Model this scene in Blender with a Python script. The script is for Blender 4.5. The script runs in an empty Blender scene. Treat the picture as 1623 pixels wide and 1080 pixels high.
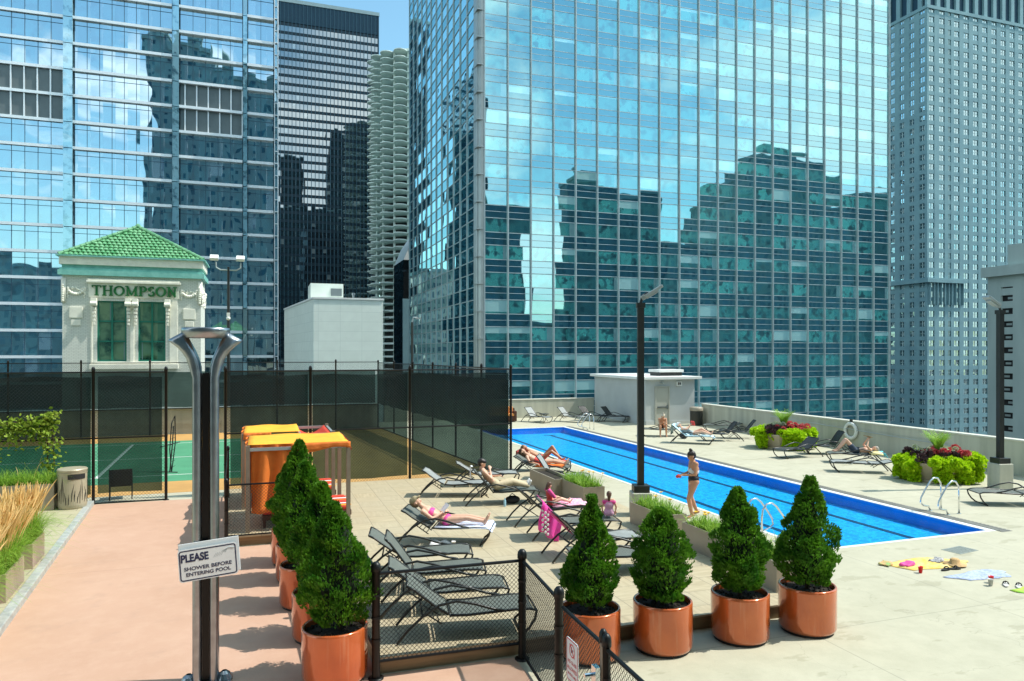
import bpy, math, random
from mathutils import Vector, Matrix, noise
random.seed(7)
S=bpy.context.scene
R=math.radians
# ---------------------------------------------------------------- camera, sky, sun
HFOV=2*math.atan(811.5/1140.0)
YAW=math.atan(397.5/1140.0)
cd=bpy.data.cameras.new('camera'); cam=bpy.data.objects.new('camera',cd); S.collection.objects.link(cam); S.camera=cam
cam.location=(0,0,4.15); cam.rotation_euler=(R(90),0,-YAW)
cd.angle=HFOV; cd.clip_start=0.1; cd.clip_end=4000; cd.shift_y=20.0/1623
SUN_EL=R(56); SUN_AZ=R(104)     # azimuth clockwise from +Y
w=bpy.data.worlds.new("World"); S.world=w; w.use_nodes=True
nt=w.node_tree; nt.nodes.clear()
out=nt.nodes.new('ShaderNodeOutputWorld'); bg=nt.nodes.new('ShaderNodeBackground'); sky=nt.nodes.new('ShaderNodeTexSky')
sky.sky_type='NISHITA'; sky.sun_disc=False; sky.sun_elevation=SUN_EL; sky.sun_rotation=SUN_AZ; sky.altitude=200; sky.air_density=1.1; sky.dust_density=1.2; sky.ozone_density=1.0
tc=nt.nodes.new('ShaderNodeTexCoord'); mp=nt.nodes.new('ShaderNodeMapping'); mp.inputs['Scale'].default_value=(1,1,2.2)
ns=nt.nodes.new('ShaderNodeTexNoise'); ns.inputs['Scale'].default_value=2.3; ns.inputs['Detail'].default_value=9; ns.inputs['Roughness'].default_value=.58; ns.inputs['Distortion'].default_value=.4
rp=nt.nodes.new('ShaderNodeValToRGB'); rp.color_ramp.elements[0].position=.46; rp.color_ramp.elements[1].position=.6
sp=nt.nodes.new('ShaderNodeSeparateXYZ'); mr=nt.nodes.new('ShaderNodeMapRange'); mr.inputs['From Min'].default_value=.25; mr.inputs['From Max'].default_value=-.15
mu=nt.nodes.new('ShaderNodeMath'); mu.operation='MULTIPLY'
tint=nt.nodes.new('ShaderNodeMix'); tint.data_type='RGBA'; tint.blend_type='MULTIPLY'; tint.inputs[0].default_value=1; tint.inputs[7].default_value=(.88,1.2,1.1,1)
mx=nt.nodes.new('ShaderNodeMix'); mx.data_type='RGBA'; mx.inputs[7].default_value=(7.6,8.4,8.4,1)
L=nt.links.new
L(tc.outputs['Generated'],mp.inputs[0]); L(mp.outputs[0],ns.inputs['Vector']); L(ns.outputs['Fac'],rp.inputs[0])
L(tc.outputs['Generated'],sp.inputs[0]); L(sp.outputs['Y'],mr.inputs['Value']); L(rp.outputs[0],mu.inputs[0]); L(mr.outputs[0],mu.inputs[1])
L(sky.outputs[0],tint.inputs[6]); L(tint.outputs[2],mx.inputs[6]); L(mu.outputs[0],mx.inputs[0]); L(mx.outputs[2],bg.inputs[0]); L(bg.outputs[0],out.inputs[0])
bg.inputs[1].default_value=0.15
sd=bpy.data.lights.new('sun','SUN'); sd.energy=3.5; sd.angle=R(.5); sd.color=(1,.955,.87)
so=bpy.data.objects.new('sun',sd); S.collection.objects.link(so)
sdir=Vector((math.sin(SUN_AZ)*math.cos(SUN_EL),math.cos(SUN_AZ)*math.cos(SUN_EL),math.sin(SUN_EL)))
so.rotation_euler=sdir.to_track_quat('Z','Y').to_euler(); so.location=(40,-10,60)
S.view_settings.view_transform='Standard'; S.view_settings.look='None'; S.view_settings.gamma=1; S.view_settings.exposure=0.55
S.cycles.caustics_reflective=False; S.cycles.caustics_refractive=False; S.cycles.transparent_max_bounces=24
S.cycles.sample_clamp_indirect=6
# ---------------------------------------------------------------- object helpers
def link(o): S.collection.objects.link(o); return o
def tag(o,label=None,cat=None,group=None,kind=None):
    if label: o['label']=label
    if cat: o['category']=cat
    if group: o['group']=group
    if kind: o['kind']=kind
    return o
def thing(name,label,cat,loc=(0,0,0),rz=0,group=None):
    o=bpy.data.objects.new(name,None); link(o); o.empty_display_size=.2; o.location=loc; o.rotation_euler=(0,0,rz)
    return tag(o,label,cat,group)
def kids(o): return [c for c in bpy.data.objects if c.parent==o]
def copy_tree(o,parent=None,children=None):
    c=o.copy(); link(c); c.parent=parent
    for ch in kids(o): copy_tree(ch,c)
    return c
def dup(o,loc,rz,label,group=None):
    c=copy_tree(o); c.location=loc; c.rotation_euler=(0,0,rz); c['label']=label
    if group: c['group']=group
    return c
class MB:
    def __init__(s): s.v=[];s.f=[];s.m=[];s.cur=0
    def add(s,vs,fs):
        n=len(s.v); s.v+=[tuple(p) for p in vs]; s.f+=[tuple(i+n for i in f) for f in fs]; s.m+=[s.cur]*len(fs); return s
    def box(s,a,b,M=None):
        x0,y0,z0=a;x1,y1,z1=b
        vs=[Vector(p) for p in ((x0,y0,z0),(x1,y0,z0),(x1,y1,z0),(x0,y1,z0),(x0,y0,z1),(x1,y0,z1),(x1,y1,z1),(x0,y1,z1))]
        if M: vs=[M@p for p in vs]
        return s.add(vs,[(0,3,2,1),(4,5,6,7),(0,1,5,4),(1,2,6,5),(2,3,7,6),(3,0,4,7)])
    def cbox(s,c,d,M=None): return s.box([c[i]-d[i]/2 for i in range(3)],[c[i]+d[i]/2 for i in range(3)],M)
    def tube(s,pts,r,n=8,cap=True,flat=None):
        pts=[Vector(p) for p in pts]; rings=[]; up=None
        for i,p in enumerate(pts):
            t=(pts[min(i+1,len(pts)-1)]-pts[max(i-1,0)])
            if t.length<1e-9: t=Vector((0,0,1))
            t.normalize()
            if up is None:
                up=Vector((0,0,1)) if abs(t.z)<.9 else Vector((0,1,0))
            a=t.cross(up); 
            if a.length<1e-6: a=t.orthogonal()
            a.normalize(); b=a.cross(t).normalized(); up=b
            rr=r[i] if isinstance(r,(list,tuple)) else r
            rings.append([p+(a*math.cos(2*math.pi*k/n)+b*math.sin(2*math.pi*k/n)*(flat or 1))*rr for k in range(n)])
        vs=[q for g in rings for q in g]; fs=[]
        for i in range(len(rings)-1):
            for k in range(n): fs.append((i*n+k,i*n+(k+1)%n,(i+1)*n+(k+1)%n,(i+1)*n+k))
        if cap: fs.append(tuple(range(n))[::-1]); fs.append(tuple((len(rings)-1)*n+k for k in range(n)))
        return s.add(vs,fs)
    def lathe(s,prof,n=24,c=(0,0,0),close=False):
        vs=[];fs=[]
        for r,z in prof:
            for k in range(n):
                a=2*math.pi*k/n; vs.append((c[0]+r*math.cos(a),c[1]+r*math.sin(a),c[2]+z))
        for i in range(len(prof)-1):
            for k in range(n): fs.append((i*n+k,i*n+(k+1)%n,(i+1)*n+(k+1)%n,(i+1)*n+k))
        if close: fs.append(tuple(range(n))[::-1]); fs.append(tuple((len(prof)-1)*n+k for k in range(n)))
        return s.add(vs,fs)
    def ball(s,c,r,n=10,m=7,sc=(1,1,1)):
        vs=[(c[0],c[1],c[2]+r*sc[2])];fs=[]
        for i in range(1,m):
            th=math.pi*i/m
            for k in range(n):
                a=2*math.pi*k/n; vs.append((c[0]+r*sc[0]*math.sin(th)*math.cos(a),c[1]+r*sc[1]*math.sin(th)*math.sin(a),c[2]+r*sc[2]*math.cos(th)))
        vs.append((c[0],c[1],c[2]-r*sc[2])); e=len(vs)-1
        for k in range(n): fs.append((0,1+k,1+(k+1)%n)); fs.append((e,1+(m-2)*n+(k+1)%n,1+(m-2)*n+k))
        for i in range(m-2):
            for k in range(n): fs.append((1+i*n+k,1+(i+1)*n+k,1+(i+1)*n+(k+1)%n,1+i*n+(k+1)%n))
        return s.add(vs,fs)
    def prism(s,poly,z0,z1):
        n=len(poly); vs=[(p[0],p[1],z0) for p in poly]+[(p[0],p[1],z1) for p in poly]
        fs=[tuple(range(n))[::-1],tuple(range(n,2*n))]+[(i,(i+1)%n,n+(i+1)%n,n+i) for i in range(n)]
        return s.add(vs,fs)
    def build(s,name,mats,parent=None,smooth=False,loc=None,M=None):
        me=bpy.data.meshes.new(name); me.from_pydata(s.v,[],s.f)
        if not isinstance(mats,(list,tuple)): mats=[mats]
        for m in mats: me.materials.append(m)
        if len(mats)>1: me.polygons.foreach_set('material_index',s.m)
        if smooth: me.polygons.foreach_set('use_smooth',[True]*len(s.f))
        me.update(); o=bpy.data.objects.new(name,me); link(o)
        if parent: o.parent=parent
        if loc: o.location=loc
        if M: o.matrix_local=M
        return o
def bevel(o,w=.01,seg=2):
    b=o.modifiers.new('bevel','BEVEL'); b.width=w; b.segments=seg; b.limit_method='ANGLE'; return o
def struct(name,mb,m): o=mb.build(name,m); o['kind']='structure'; return o
# ---------------------------------------------------------------- materials
class NT:
    def __init__(s,name):
        s.m=bpy.data.materials.new(name); s.m.use_nodes=True; s.t=s.m.node_tree; s.p=s.t.nodes['Principled BSDF']; s.o=s.t.nodes['Material Output']
    def n(s,typ,**kw):
        x=s.t.nodes.new('ShaderNode'+typ)
        for k,v in kw.items(): setattr(x,k,v)
        return x
    def l(s,a,b): s.t.links.new(a,b)
    def math(s,op,a,b=None,c=None):
        x=s.n('Math',operation=op)
        for i,q in enumerate((a,b,c)):
            if q is None: continue
            if hasattr(q,'is_linked') or hasattr(q,'links'): s.l(q,x.inputs[i])
            else: x.inputs[i].default_value=q
        return x.outputs[0]
    def mix(s,f,a,b,blend='MIX'):
        x=s.n('Mix',data_type='RGBA',blend_type=blend)
        for i,q in ((0,f),(6,a),(7,b)):
            if hasattr(q,'links'): s.l(q,x.inputs[i])
            elif i==0: x.inputs[0].default_value=q
            else: x.inputs[i].default_value=(*q,1) if len(q)==3 else q
        return x.outputs[2]
    def noise(s,scale,detail=4,vec=None,rough=.5):
        x=s.n('TexNoise'); x.inputs['Scale'].default_value=scale; x.inputs['Detail'].default_value=detail; x.inputs['Roughness'].default_value=rough
        if vec is not None: s.l(vec,x.inputs['Vector'])
        return x.outputs['Fac']
    def ramp(s,f,a,b):
        x=s.n('MapRange'); x.inputs['From Min'].default_value=a; x.inputs['From Max'].default_value=b; s.l(f,x.inputs['Value']); return x.outputs[0]
    def pos(s): return s.n('NewGeometry').outputs['Position']
    def obj(s): return s.n('TexCoord').outputs['Object']
def mat(name,col,rough=.6,metal=0.,var=.18,scale=3.,bump=0.,bscale=40.,spec=.5,coat=0.,col2=None,world=True,sub=0):
    k=NT(name); v=k.pos() if world else k.obj()
    if var>0 or col2:
        f=k.noise(scale,6,v,.6); f=k.ramp(f,.3,.7)
        c2=col2 or tuple(c*(1-var) for c in col); c1=col if col2 else tuple(min(1,c*(1+var*.5)) for c in col)
        k.l(k.mix(f,c1,c2),k.p.inputs['Base Color'])
    else: k.p.inputs['Base Color'].default_value=(*col,1)
    k.p.inputs['Roughness'].default_value=rough; k.p.inputs['Metallic'].default_value=metal; k.p.inputs['Specular IOR Level'].default_value=spec
    k.p.inputs['Coat Weight'].default_value=coat; k.p.inputs['Coat Roughness'].default_value=.04
    if bump>0:
        b=k.n('Bump'); b.inputs['Strength'].default_value=bump; b.inputs['Distance'].default_value=.02; k.l(k.noise(bscale,5,v),b.inputs['Height']); k.l(b.outputs[0],k.p.inputs['Normal'])
    return k.m
def leaf(name,c1,c2,scale=9.,trans=.25):
    k=NT(name); f=k.ramp(k.noise(scale,3,k.pos()),.35,.65); r=k.n('ObjectInfo').outputs['Random']
    c=k.mix(f,c1,c2); k.l(c,k.p.inputs['Base Color']); k.p.inputs['Roughness'].default_value=.55; k.p.inputs['Specular IOR Level'].default_value=.3
    t=k.n('BsdfTranslucent'); k.l(c,t.inputs[0]); ms=k.n('MixShader'); ms.inputs[0].default_value=trans; k.l(k.p.outputs[0],ms.inputs[1]); k.l(t.outputs[0],ms.inputs[2]); k.l(ms.outputs[0],k.o.inputs[0])
    return k.m
def glass(name,tint,inner,base,bay=(3.47,1.,3.8),off=(0,0,0),refl=.55,wob=.06,wscale=.35,blind=.12,blindcol=(.45,.62,.6),wf=.5,tilt=.018):
    """curtain wall glass: tinted coated reflection over a dim room seen through it, different behind every pane"""
    k=NT(name); pos=k.pos()
    ad=k.n('VectorMath',operation='SUBTRACT'); k.l(pos,ad.inputs[0]); ad.inputs[1].default_value=off
    dv=k.n('VectorMath',operation='DIVIDE'); k.l(ad.outputs[0],dv.inputs[0]); dv.inputs[1].default_value=bay
    fl=k.n('VectorMath',operation='FLOOR'); k.l(dv.outputs[0],fl.inputs[0])
    wn=k.n('TexWhiteNoise',noise_dimensions='3D'); k.l(fl.outputs[0],wn.inputs[0])
    sc=k.n('SeparateColor'); k.l(wn.outputs['Color'],sc.inputs[0]); h1,h2,h3=sc.outputs[0],sc.outputs[1],sc.outputs[2]
    fr=k.n('VectorMath',operation='FRACTION'); k.l(dv.outputs[0],fr.inputs[0]); sx=k.n('SeparateXYZ'); k.l(fr.outputs[0],sx.inputs[0])
    # interior: base darkness varies; furniture blotches, drawn blinds, a pale curtain edge
    col=k.mix(h1,base,inner)
    col=k.mix(k.ramp(k.noise(.9,3,pos),.5,.62),col,tuple(c*.35 for c in base))
    bl=k.math('MULTIPLY',k.math('LESS_THAN',h2,blind),k.math('GREATER_THAN',sx.outputs[2],k.math('SUBTRACT',wf,k.math('MULTIPLY',h3,wf))))
    col=k.mix(bl,col,blindcol)
    cu=k.math('MULTIPLY',k.math('GREATER_THAN',sx.outputs[0],k.math('SUBTRACT',1.15,k.math('MULTIPLY',h3,.45))),k.math('GREATER_THAN',h2,.55))
    col=k.mix(cu,col,tuple(c*.55 for c in blindcol))
    k.l(col,k.p.inputs['Base Color']); k.p.inputs['Roughness'].default_value=.7; k.p.inputs['Specular IOR Level'].default_value=0
    g=k.n('BsdfGlossy'); g.inputs['Roughness'].default_value=.015; g.inputs['Color'].default_value=(*tint,1)
    b=k.n('Bump'); b.inputs['Strength'].default_value=1; b.inputs['Distance'].default_value=wob
    # every pane bows and leans a little
    of=k.n('VectorMath',operation='SCALE'); k.l(wn.outputs['Color'],of.inputs[0]); of.inputs[3].default_value=7.
    av=k.n('VectorMath',operation='ADD'); k.l(pos,av.inputs[0]); k.l(of.outputs[0],av.inputs[1])
    k.l(k.noise(wscale,1,av.outputs[0]),b.inputs['Height']); tl=k.n('VectorMath',operation='SUBTRACT'); k.l(wn.outputs['Color'],tl.inputs[0]); tl.inputs[1].default_value=(.5,.5,.5); ts=k.n('VectorMath',operation='SCALE'); k.l(tl.outputs[0],ts.inputs[0]); ts.inputs[3].default_value=tilt; ta=k.n('VectorMath',operation='ADD'); k.l(b.outputs[0],ta.inputs[0]); k.l(ts.outputs[0],ta.inputs[1]); tn=k.n('VectorMath',operation='NORMALIZE'); k.l(ta.outputs[0],tn.inputs[0]); k.l(tn.outputs[0],g.inputs['Normal'])
    f=k.n('Fresnel'); f.inputs[0].default_value=1.45
    fac=k.math('MINIMUM',k.math('ADD',k.math('MULTIPLY',f.outputs[0],.8),refl),1.0)
    ms=k.n('MixShader'); k.l(fac,ms.inputs[0]); k.l(k.p.outputs[0],ms.inputs[1]); k.l(g.outputs[0],ms.inputs[2]); k.l(ms.outputs[0],k.o.inputs[0])
    return k.m
def streaked(name,c1,c2,rough=.75,sx=6.,sz=.5,bump=.2):
    k=NT(name); m=k.n('Mapping'); k.l(k.pos(),m.inputs[0]); m.inputs['Scale'].default_value=(sx,sx,sz)
    f=k.ramp(k.noise(1,5,m.outputs[0]),.35,.7); g=k.noise(14,5,k.pos())
    k.l(k.mix(k.math('MULTIPLY',f,k.math('ADD',k.math('MULTIPLY',g,.5),.5)),c1,c2),k.p.inputs['Base Color']); k.p.inputs['Roughness'].default_value=rough
    b=k.n('Bump'); b.inputs['Strength'].default_value=bump; b.inputs['Distance'].default_value=.01; k.l(k.noise(60,4,k.pos()),b.inputs['Height']); k.l(b.outputs[0],k.p.inputs['Normal'])
    return k.m
M={}
M['metal_pale']=mat('mullion_aluminium',(.42,.47,.47),.35,.35,.12,.6)
M['mullion']=mat('pale_mullion_metal',(.5,.6,.62),.4,.3,.12,.6)
M['trail']=mat('teal_grey_rail_metal',(.3,.45,.5),.35,.6,.12,.6)
M['metal_dark']=mat('dark_bronze_metal',(.035,.037,.035),.4,.3,.2,6)
M['black']=mat('black_coated_steel',(.005,.0055,.006),.42,0,.2,8,spec=.35)
M['wire']=mat('black_vinyl_wire',(.01,.011,.011),.6,0,0,spec=.25)
M['steel']=mat('brushed_steel',(.34,.37,.4),.28,.95,.25,5)
M['chrome']=mat('polished_steel',(.75,.77,.78),.12,1.,.05,5)
M['white']=mat('white_paint',(.78,.79,.76),.5,0,.08,2)
M['cream_wall']=mat('cream_glazed_brick',(.88,.89,.8),.55,0,.1,1.5,bump=.3,bscale=18)
M['cream_trim']=mat('cream_terracotta',(.9,.88,.76),.5,0,.12,3,bump=.15,bscale=12)
M['verdigris']=mat('verdigris_copper',(.26,.6,.53),.6,0,.3,2.5,col2=(.15,.43,.38))
M['roof_green']=mat('green_glazed_tile',(.07,.29,.11),.3,0,.4,2.2,col2=(.24,.5,.28),coat=.4)
M['letter']=mat('green_letter_paint',(.01,.13,.03),.5,0,.05,3)
M['win_green']=mat('green_window_frame',(.02,.2,.14),.4,0,.1,3)
M['concrete_wall']=streaked('streaked_concrete',(.52,.52,.43),(.36,.36,.3),.85,3.,.25)
M['stucco']=mat('grey_painted_stucco',(.47,.5,.5),.8,0,.08,1.2,bump=.3,bscale=50)
M['stucco_white']=mat('pale_painted_block',(.72,.8,.73),.8,0,.14,.5,bump=.4,bscale=2.5)
M['ibm']=mat('black_anodised_frame',(.012,.03,.045),.35,.4,.2,.5)
M['granite']=streaked('grey_green_granite',(.21,.37,.41),(.15,.28,.33),.7,.25,.2)
M['marina']=mat('weathered_concrete',(.72,.84,.79),.8,0,.2,.3)
M['orange_pot']=mat('orange_glazed_pot',(.6,.13,.032),.13,.25,.14,1.6,bump=.05,bscale=60,coat=.8)
M['soil']=mat('dark_soil',(.03,.022,.015),.95,0,.5,20,bump=1,bscale=60)
M['sling']=mat('grey_green_sling_mesh',(.13,.145,.125),.55,0,.15,5,bump=.4,bscale=300)
M['sling_pale']=mat('pale_sling_mesh',(.3,.32,.31),.55,0,.15,5,bump=.4,bscale=300)
M['sling_black']=mat('black_sling_mesh',(.025,.027,.028),.5,0,.15,5,bump=.4,bscale=300)
M['rail']=mat('dark_lounger_tube',(.03,.032,.03),.3,.3,.1,6)
M['orange_cloth']=mat('orange_canvas',(.8,.2,.025),.75,0,.12,4,bump=.3,bscale=30)
M['yellow_cloth']=mat('yellow_orange_canvas',(.95,.43,.03),.75,0,.12,3,bump=.3,bscale=30)
M['red_cloth']=mat('red_canvas',(.62,.06,.03),.75,0,.12,4)
M['wood_post']=mat('taupe_post_paint',(.25,.2,.15),.6,0,.15,6)
M['planter_taupe']=mat('taupe_box_planter',(.34,.29,.22),.45,0,.15,1.5,bump=.1)
M['planter_pink']=mat('rose_taupe_box_planter',(.45,.32,.26),.55,0,.12,2,bump=.1)
M['planter_bowl']=mat('beige_fibreglass_planter',(.5,.42,.3),.6,0,.2,2,bump=.2,bscale=20)
M['trunk']=mat('brown_bark',(.09,.055,.03),.9,0,.4,20,bump=1,bscale=40)
M['arbor']=leaf('arborvitae_leaf',(.035,.15,.01),(.13,.31,.018),4.,.38)
M['arbor_core']=mat('arborvitae_shade_core',(.006,.016,.004),.9,0,.3,12)
M['lime']=leaf('lime_vine_leaf',(.58,.78,.02),(.42,.66,.01),14,.35)
M['vine']=leaf('vine_leaf',(.2,.34,.03),(.38,.48,.07),8,.35)
M['coleus_dark']=leaf('dark_coleus_leaf',(.05,.03,.035),(.1,.05,.05),14,.1)
M['pink_flower']=leaf('red_pink_bloom',(.6,.07,.09),(.75,.2,.2),14,.2)
M['white_flower']=leaf('white_bloom',(.7,.75,.6),(.5,.55,.35),14,.2)
M['palm']=leaf('pale_green_frond',(.3,.5,.05),(.2,.4,.04),8,.3)
M['grass']=leaf('grass_blade',(.17,.36,.03),(.32,.5,.06),6,.35)
M['straw']=leaf('straw_plume',(.85,.6,.24),(.95,.72,.34),6,.35)
M['yellow_flower']=leaf('yellow_bloom',(.85,.45,.02),(.9,.6,.05),10,.2)
M['skin']=mat('tanned_skin',(.55,.27,.15),.5,0,.1,8,world=False)
M['skin_pale']=mat('fair_skin',(.72,.43,.3),.5,0,.1,8,world=False)
M['hair']=mat('dark_brown_hair',(.02,.012,.008),.45,0,.3,30)
M['hair_brown']=mat('brown_hair',(.1,.05,.025),.5,0,.3,30)
M['hair_blonde']=mat('dark_blonde_hair',(.25,.16,.08),.5,0,.3,30)
M['cloth_white']=mat('white_cotton',(.78,.78,.78),.8,0,.08,10)
M['cloth_black']=mat('black_swim_fabric',(.012,.014,.02),.6,0,.1,10)
M['khaki']=mat('khaki_cotton',(.6,.5,.33),.85,0,.15,8)
M['pink']=mat('hot_pink_fabric',(.8,.08,.32),.7,0,.2,12)
M['pinkpale']=mat('lilac_pink_fabric',(.75,.42,.6),.7,0,.2,12)
M['coral']=mat('coral_red_fabric',(.75,.07,.06),.7,0,.15,10)
M['red_plastic']=mat('red_cup_plastic',(.7,.015,.02),.3,0,.05,10)
M['grey_plastic']=mat('grey_cup_plastic',(.5,.52,.53),.4,0,.05,10)
M['capgrey']=mat('sand_cap_cotton',(.36,.3,.18),.85,0,.15,20)
M['blue_towel']=mat('light_blue_towel',(.22,.55,.7),.9,0,.3,9,col2=(.75,.85,.88))
M['navy']=mat('navy_swim_fabric',(.03,.05,.09),.7,0,.1,10)
M['sign_white']=mat('white_sign_face',(.72,.76,.78),.35,0,.04,4)
M['sign_ink']=mat('navy_sign_ink',(.012,.02,.07),.5,0,0)
M['sign_red']=mat('red_sign_ink',(.6,.05,.06),.5,0,0)
M['sign_greyish']=mat('faded_grey_ink',(.45,.5,.52),.5,0,0)
M['straw_hat']=mat('straw_hat_weave',(.62,.4,.18),.8,0,.2,30,bump=.5,bscale=120)
M['asphalt']=mat('asphalt',(.05,.05,.052),.9,0,.2,.3)
M['rubber']=mat('black_rubber',(.015,.015,.015),.7,0,0)
M['door']=mat('putty_door_paint',(.42,.42,.37),.5,0,.06,2)
M['wicker']=mat('brown_wicker',(.09,.03,.015),.7,0,.3,40,bump=.8,bscale=90)
M['cushion']=mat('orange_cushion',(.85,.35,.1),.8,0,.1,6)
M['louver']=mat('grey_louver',(.16,.2,.21),.6,.2,.1,1)
M['fabric_screen']=None
def screenmat():
    k=NT('dark_windscreen_mesh'); k.p.inputs['Base Color'].default_value=(.004,.016,.016,1); k.p.inputs['Roughness'].default_value=.8
    t=k.n('BsdfTransparent'); t.inputs[0].default_value=(.6,.9,.85,1); ms=k.n('MixShader')
    f=k.math('ADD',k.math('MULTIPLY',k.ramp(k.noise(.8,4,k.pos()),.3,.7),.1),.76)
    k.l(f,ms.inputs[0]); k.l(t.outputs[0],ms.inputs[1]); k.l(k.p.outputs[0],ms.inputs[2]); k.l(ms.outputs[0],k.o.inputs[0]); return k.m
M['screen']=screenmat()
def water():
    k=NT('pool_water'); t=k.n('BsdfTransparent'); t.inputs[0].default_value=(.5,.88,.98,1); g=k.n('BsdfGlossy'); g.inputs[0].default_value=(1,1,1,1); g.inputs['Roughness'].default_value=.03
    b=k.n('Bump'); b.inputs['Strength'].default_value=.6; b.inputs['Distance'].default_value=.03; k.l(k.noise(4.5,4,k.pos()),b.inputs['Height']); k.l(b.outputs[0],g.inputs['Normal'])
    f=k.n('Fresnel'); f.inputs[0].default_value=1.33; k.l(b.outputs[0],f.inputs['Normal'])
    ms=k.n('MixShader'); k.l(k.math('MULTIPLY',f.outputs[0],.24),ms.inputs[0]); k.l(t.outputs[0],ms.inputs[1]); k.l(g.outputs[0],ms.inputs[2]); k.l(ms.outputs[0],k.o.inputs[0]); return k.m
M['water']=water()
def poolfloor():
    k=NT('pool_floor_blue_caustics'); v=k.n('TexVoronoi',feature='DISTANCE_TO_EDGE'); v.inputs['Scale'].default_value=3.6
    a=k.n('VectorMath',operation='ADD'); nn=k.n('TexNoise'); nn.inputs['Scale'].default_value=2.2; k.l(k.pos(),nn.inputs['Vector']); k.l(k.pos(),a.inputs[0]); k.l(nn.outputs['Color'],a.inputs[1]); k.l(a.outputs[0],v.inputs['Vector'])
    f=k.ramp(v.outputs['Distance'],.0,.16); k.l(k.mix(f,(.03,.5,.8),(.01,.3,.66)),k.p.inputs['Base Color']); k.p.inputs['Roughness'].default_value=.6; return k.m  # paler cell edges paint water caustics into the floor colour
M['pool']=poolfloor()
M['pool_wall']=mat('pool_wall_blue',(.015,.28,.8),.5,0,.15,2)
M['lane']=mat('lane_line_navy',(.003,.03,.09),.6,0,.1,2)
def concrete_deck():
    k=NT('pool_deck_concrete'); p=k.pos()
    a=k.ramp(k.noise(.35,6,p,.6),.35,.7); b=k.ramp(k.noise(2.5,8,p,.7),.4,.75)
    c=k.mix(a,(.5,.475,.36),(.435,.41,.3)); c=k.mix(k.math('MULTIPLY',b,.5),c,(.34,.325,.235))
    st=k.noise(1.1,9,p,.62); m=k.n('Mapping'); k.l(p,m.inputs[0]); m.inputs['Scale'].default_value=(1,2.2,1); st2=k.noise(.9,7,m.outputs[0],.6)
    spot=k.math('MULTIPLY',k.ramp(st2,.585,.62),.42); c=k.mix(spot,c,(.29,.27,.18))
    # control joints every 3 m
    s=k.n('SeparateXYZ'); k.l(p,s.inputs[0]); 
    def j(o,off): return k.math('LESS_THAN',k.math('ABSOLUTE',k.math('SUBTRACT',k.math('FRACT',k.math('ADD',k.math('DIVIDE',o,3.6),off)),.5)),.0028)
    jj=k.math('MAXIMUM',j(s.outputs[0],.36),j(s.outputs[1],.1)); c=k.mix(k.math('MULTIPLY',jj,.55),c,(.25,.24,.19))
    vo=k.n('TexVoronoi',feature='DISTANCE_TO_EDGE'); vo.inputs['Scale'].default_value=.23; aa=k.n('VectorMath',operation='ADD'); nn=k.n('TexNoise'); nn.inputs['Scale'].default_value=1.5; nn.inputs['Detail'].default_value=6; k.l(p,nn.inputs['Vector']); k.l(p,aa.inputs[0]); k.l(nn.outputs['Color'],aa.inputs[1]); k.l(aa.outputs[0],vo.inputs['Vector']); c=k.mix(k.math('MULTIPLY',k.math('LESS_THAN',vo.outputs['Distance'],.0012),.35),c,(.25,.23,.17))
    k.l(c,k.p.inputs['Base Color']); k.p.inputs['Roughness'].default_value=.8
    bb=k.n('Bump'); bb.inputs['Strength'].default_value=.35; bb.inputs['Distance'].default_value=.01; k.l(k.noise(45,6,p),bb.inputs['Height']); k.l(bb.outputs[0],k.p.inputs['Normal']); return k.m
M['deck']=concrete_deck()
def tiles():
    k=NT('wood_look_paver'); p=k.pos(); s=k.n('SeparateXYZ'); k.l(p,s.inputs[0]); T=.6
    X=k.math('DIVIDE',s.outputs[0],T); Y=k.math('DIVIDE',s.outputs[1],T)
    par=k.math('MODULO',k.math('ADD',k.math('ADD',k.math('FLOOR',X),k.math('FLOOR',Y)),100),2.)
    par=k.math('GREATER_THAN',par,.5)
    def stripe(o,q):
        cb=k.n('CombineXYZ'); k.l(k.math('MULTIPLY',o,1.2),cb.inputs[0]); k.l(k.math('MULTIPLY',q,9.),cb.inputs[1]); return k.noise(1.6,4,cb.outputs[0])
    a=stripe(s.outputs[0],s.outputs[1]); b=stripe(s.outputs[1],s.outputs[0])
    f=k.ramp(k.math('ADD',k.math('MULTIPLY',a,k.math('SUBTRACT',1.,par)),k.math('MULTIPLY',b,par)),.3,.7)
    cf=k.n('CombineXYZ'); k.l(k.math('FLOOR',X),cf.inputs[0]); k.l(k.math('FLOOR',Y),cf.inputs[1]); wn=k.n('TexWhiteNoise'); k.l(cf.outputs[0],wn.inputs[0])
    c=k.mix(f,(.53,.45,.3),(.4,.33,.21)); c=k.mix(k.math('MULTIPLY',wn.outputs['Value'],.45),c,(.44,.39,.28))
    def j(o): return k.math('LESS_THAN',k.math('FRACT',o),.016)
    c=k.mix(k.math('MULTIPLY',k.math('MAXIMUM',j(X),j(Y)),.75),c,(.12,.1,.08))
    k.l(c,k.p.inputs['Base Color']); k.p.inputs['Roughness'].default_value=.6; return k.m
M['tiles']=tiles()
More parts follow.
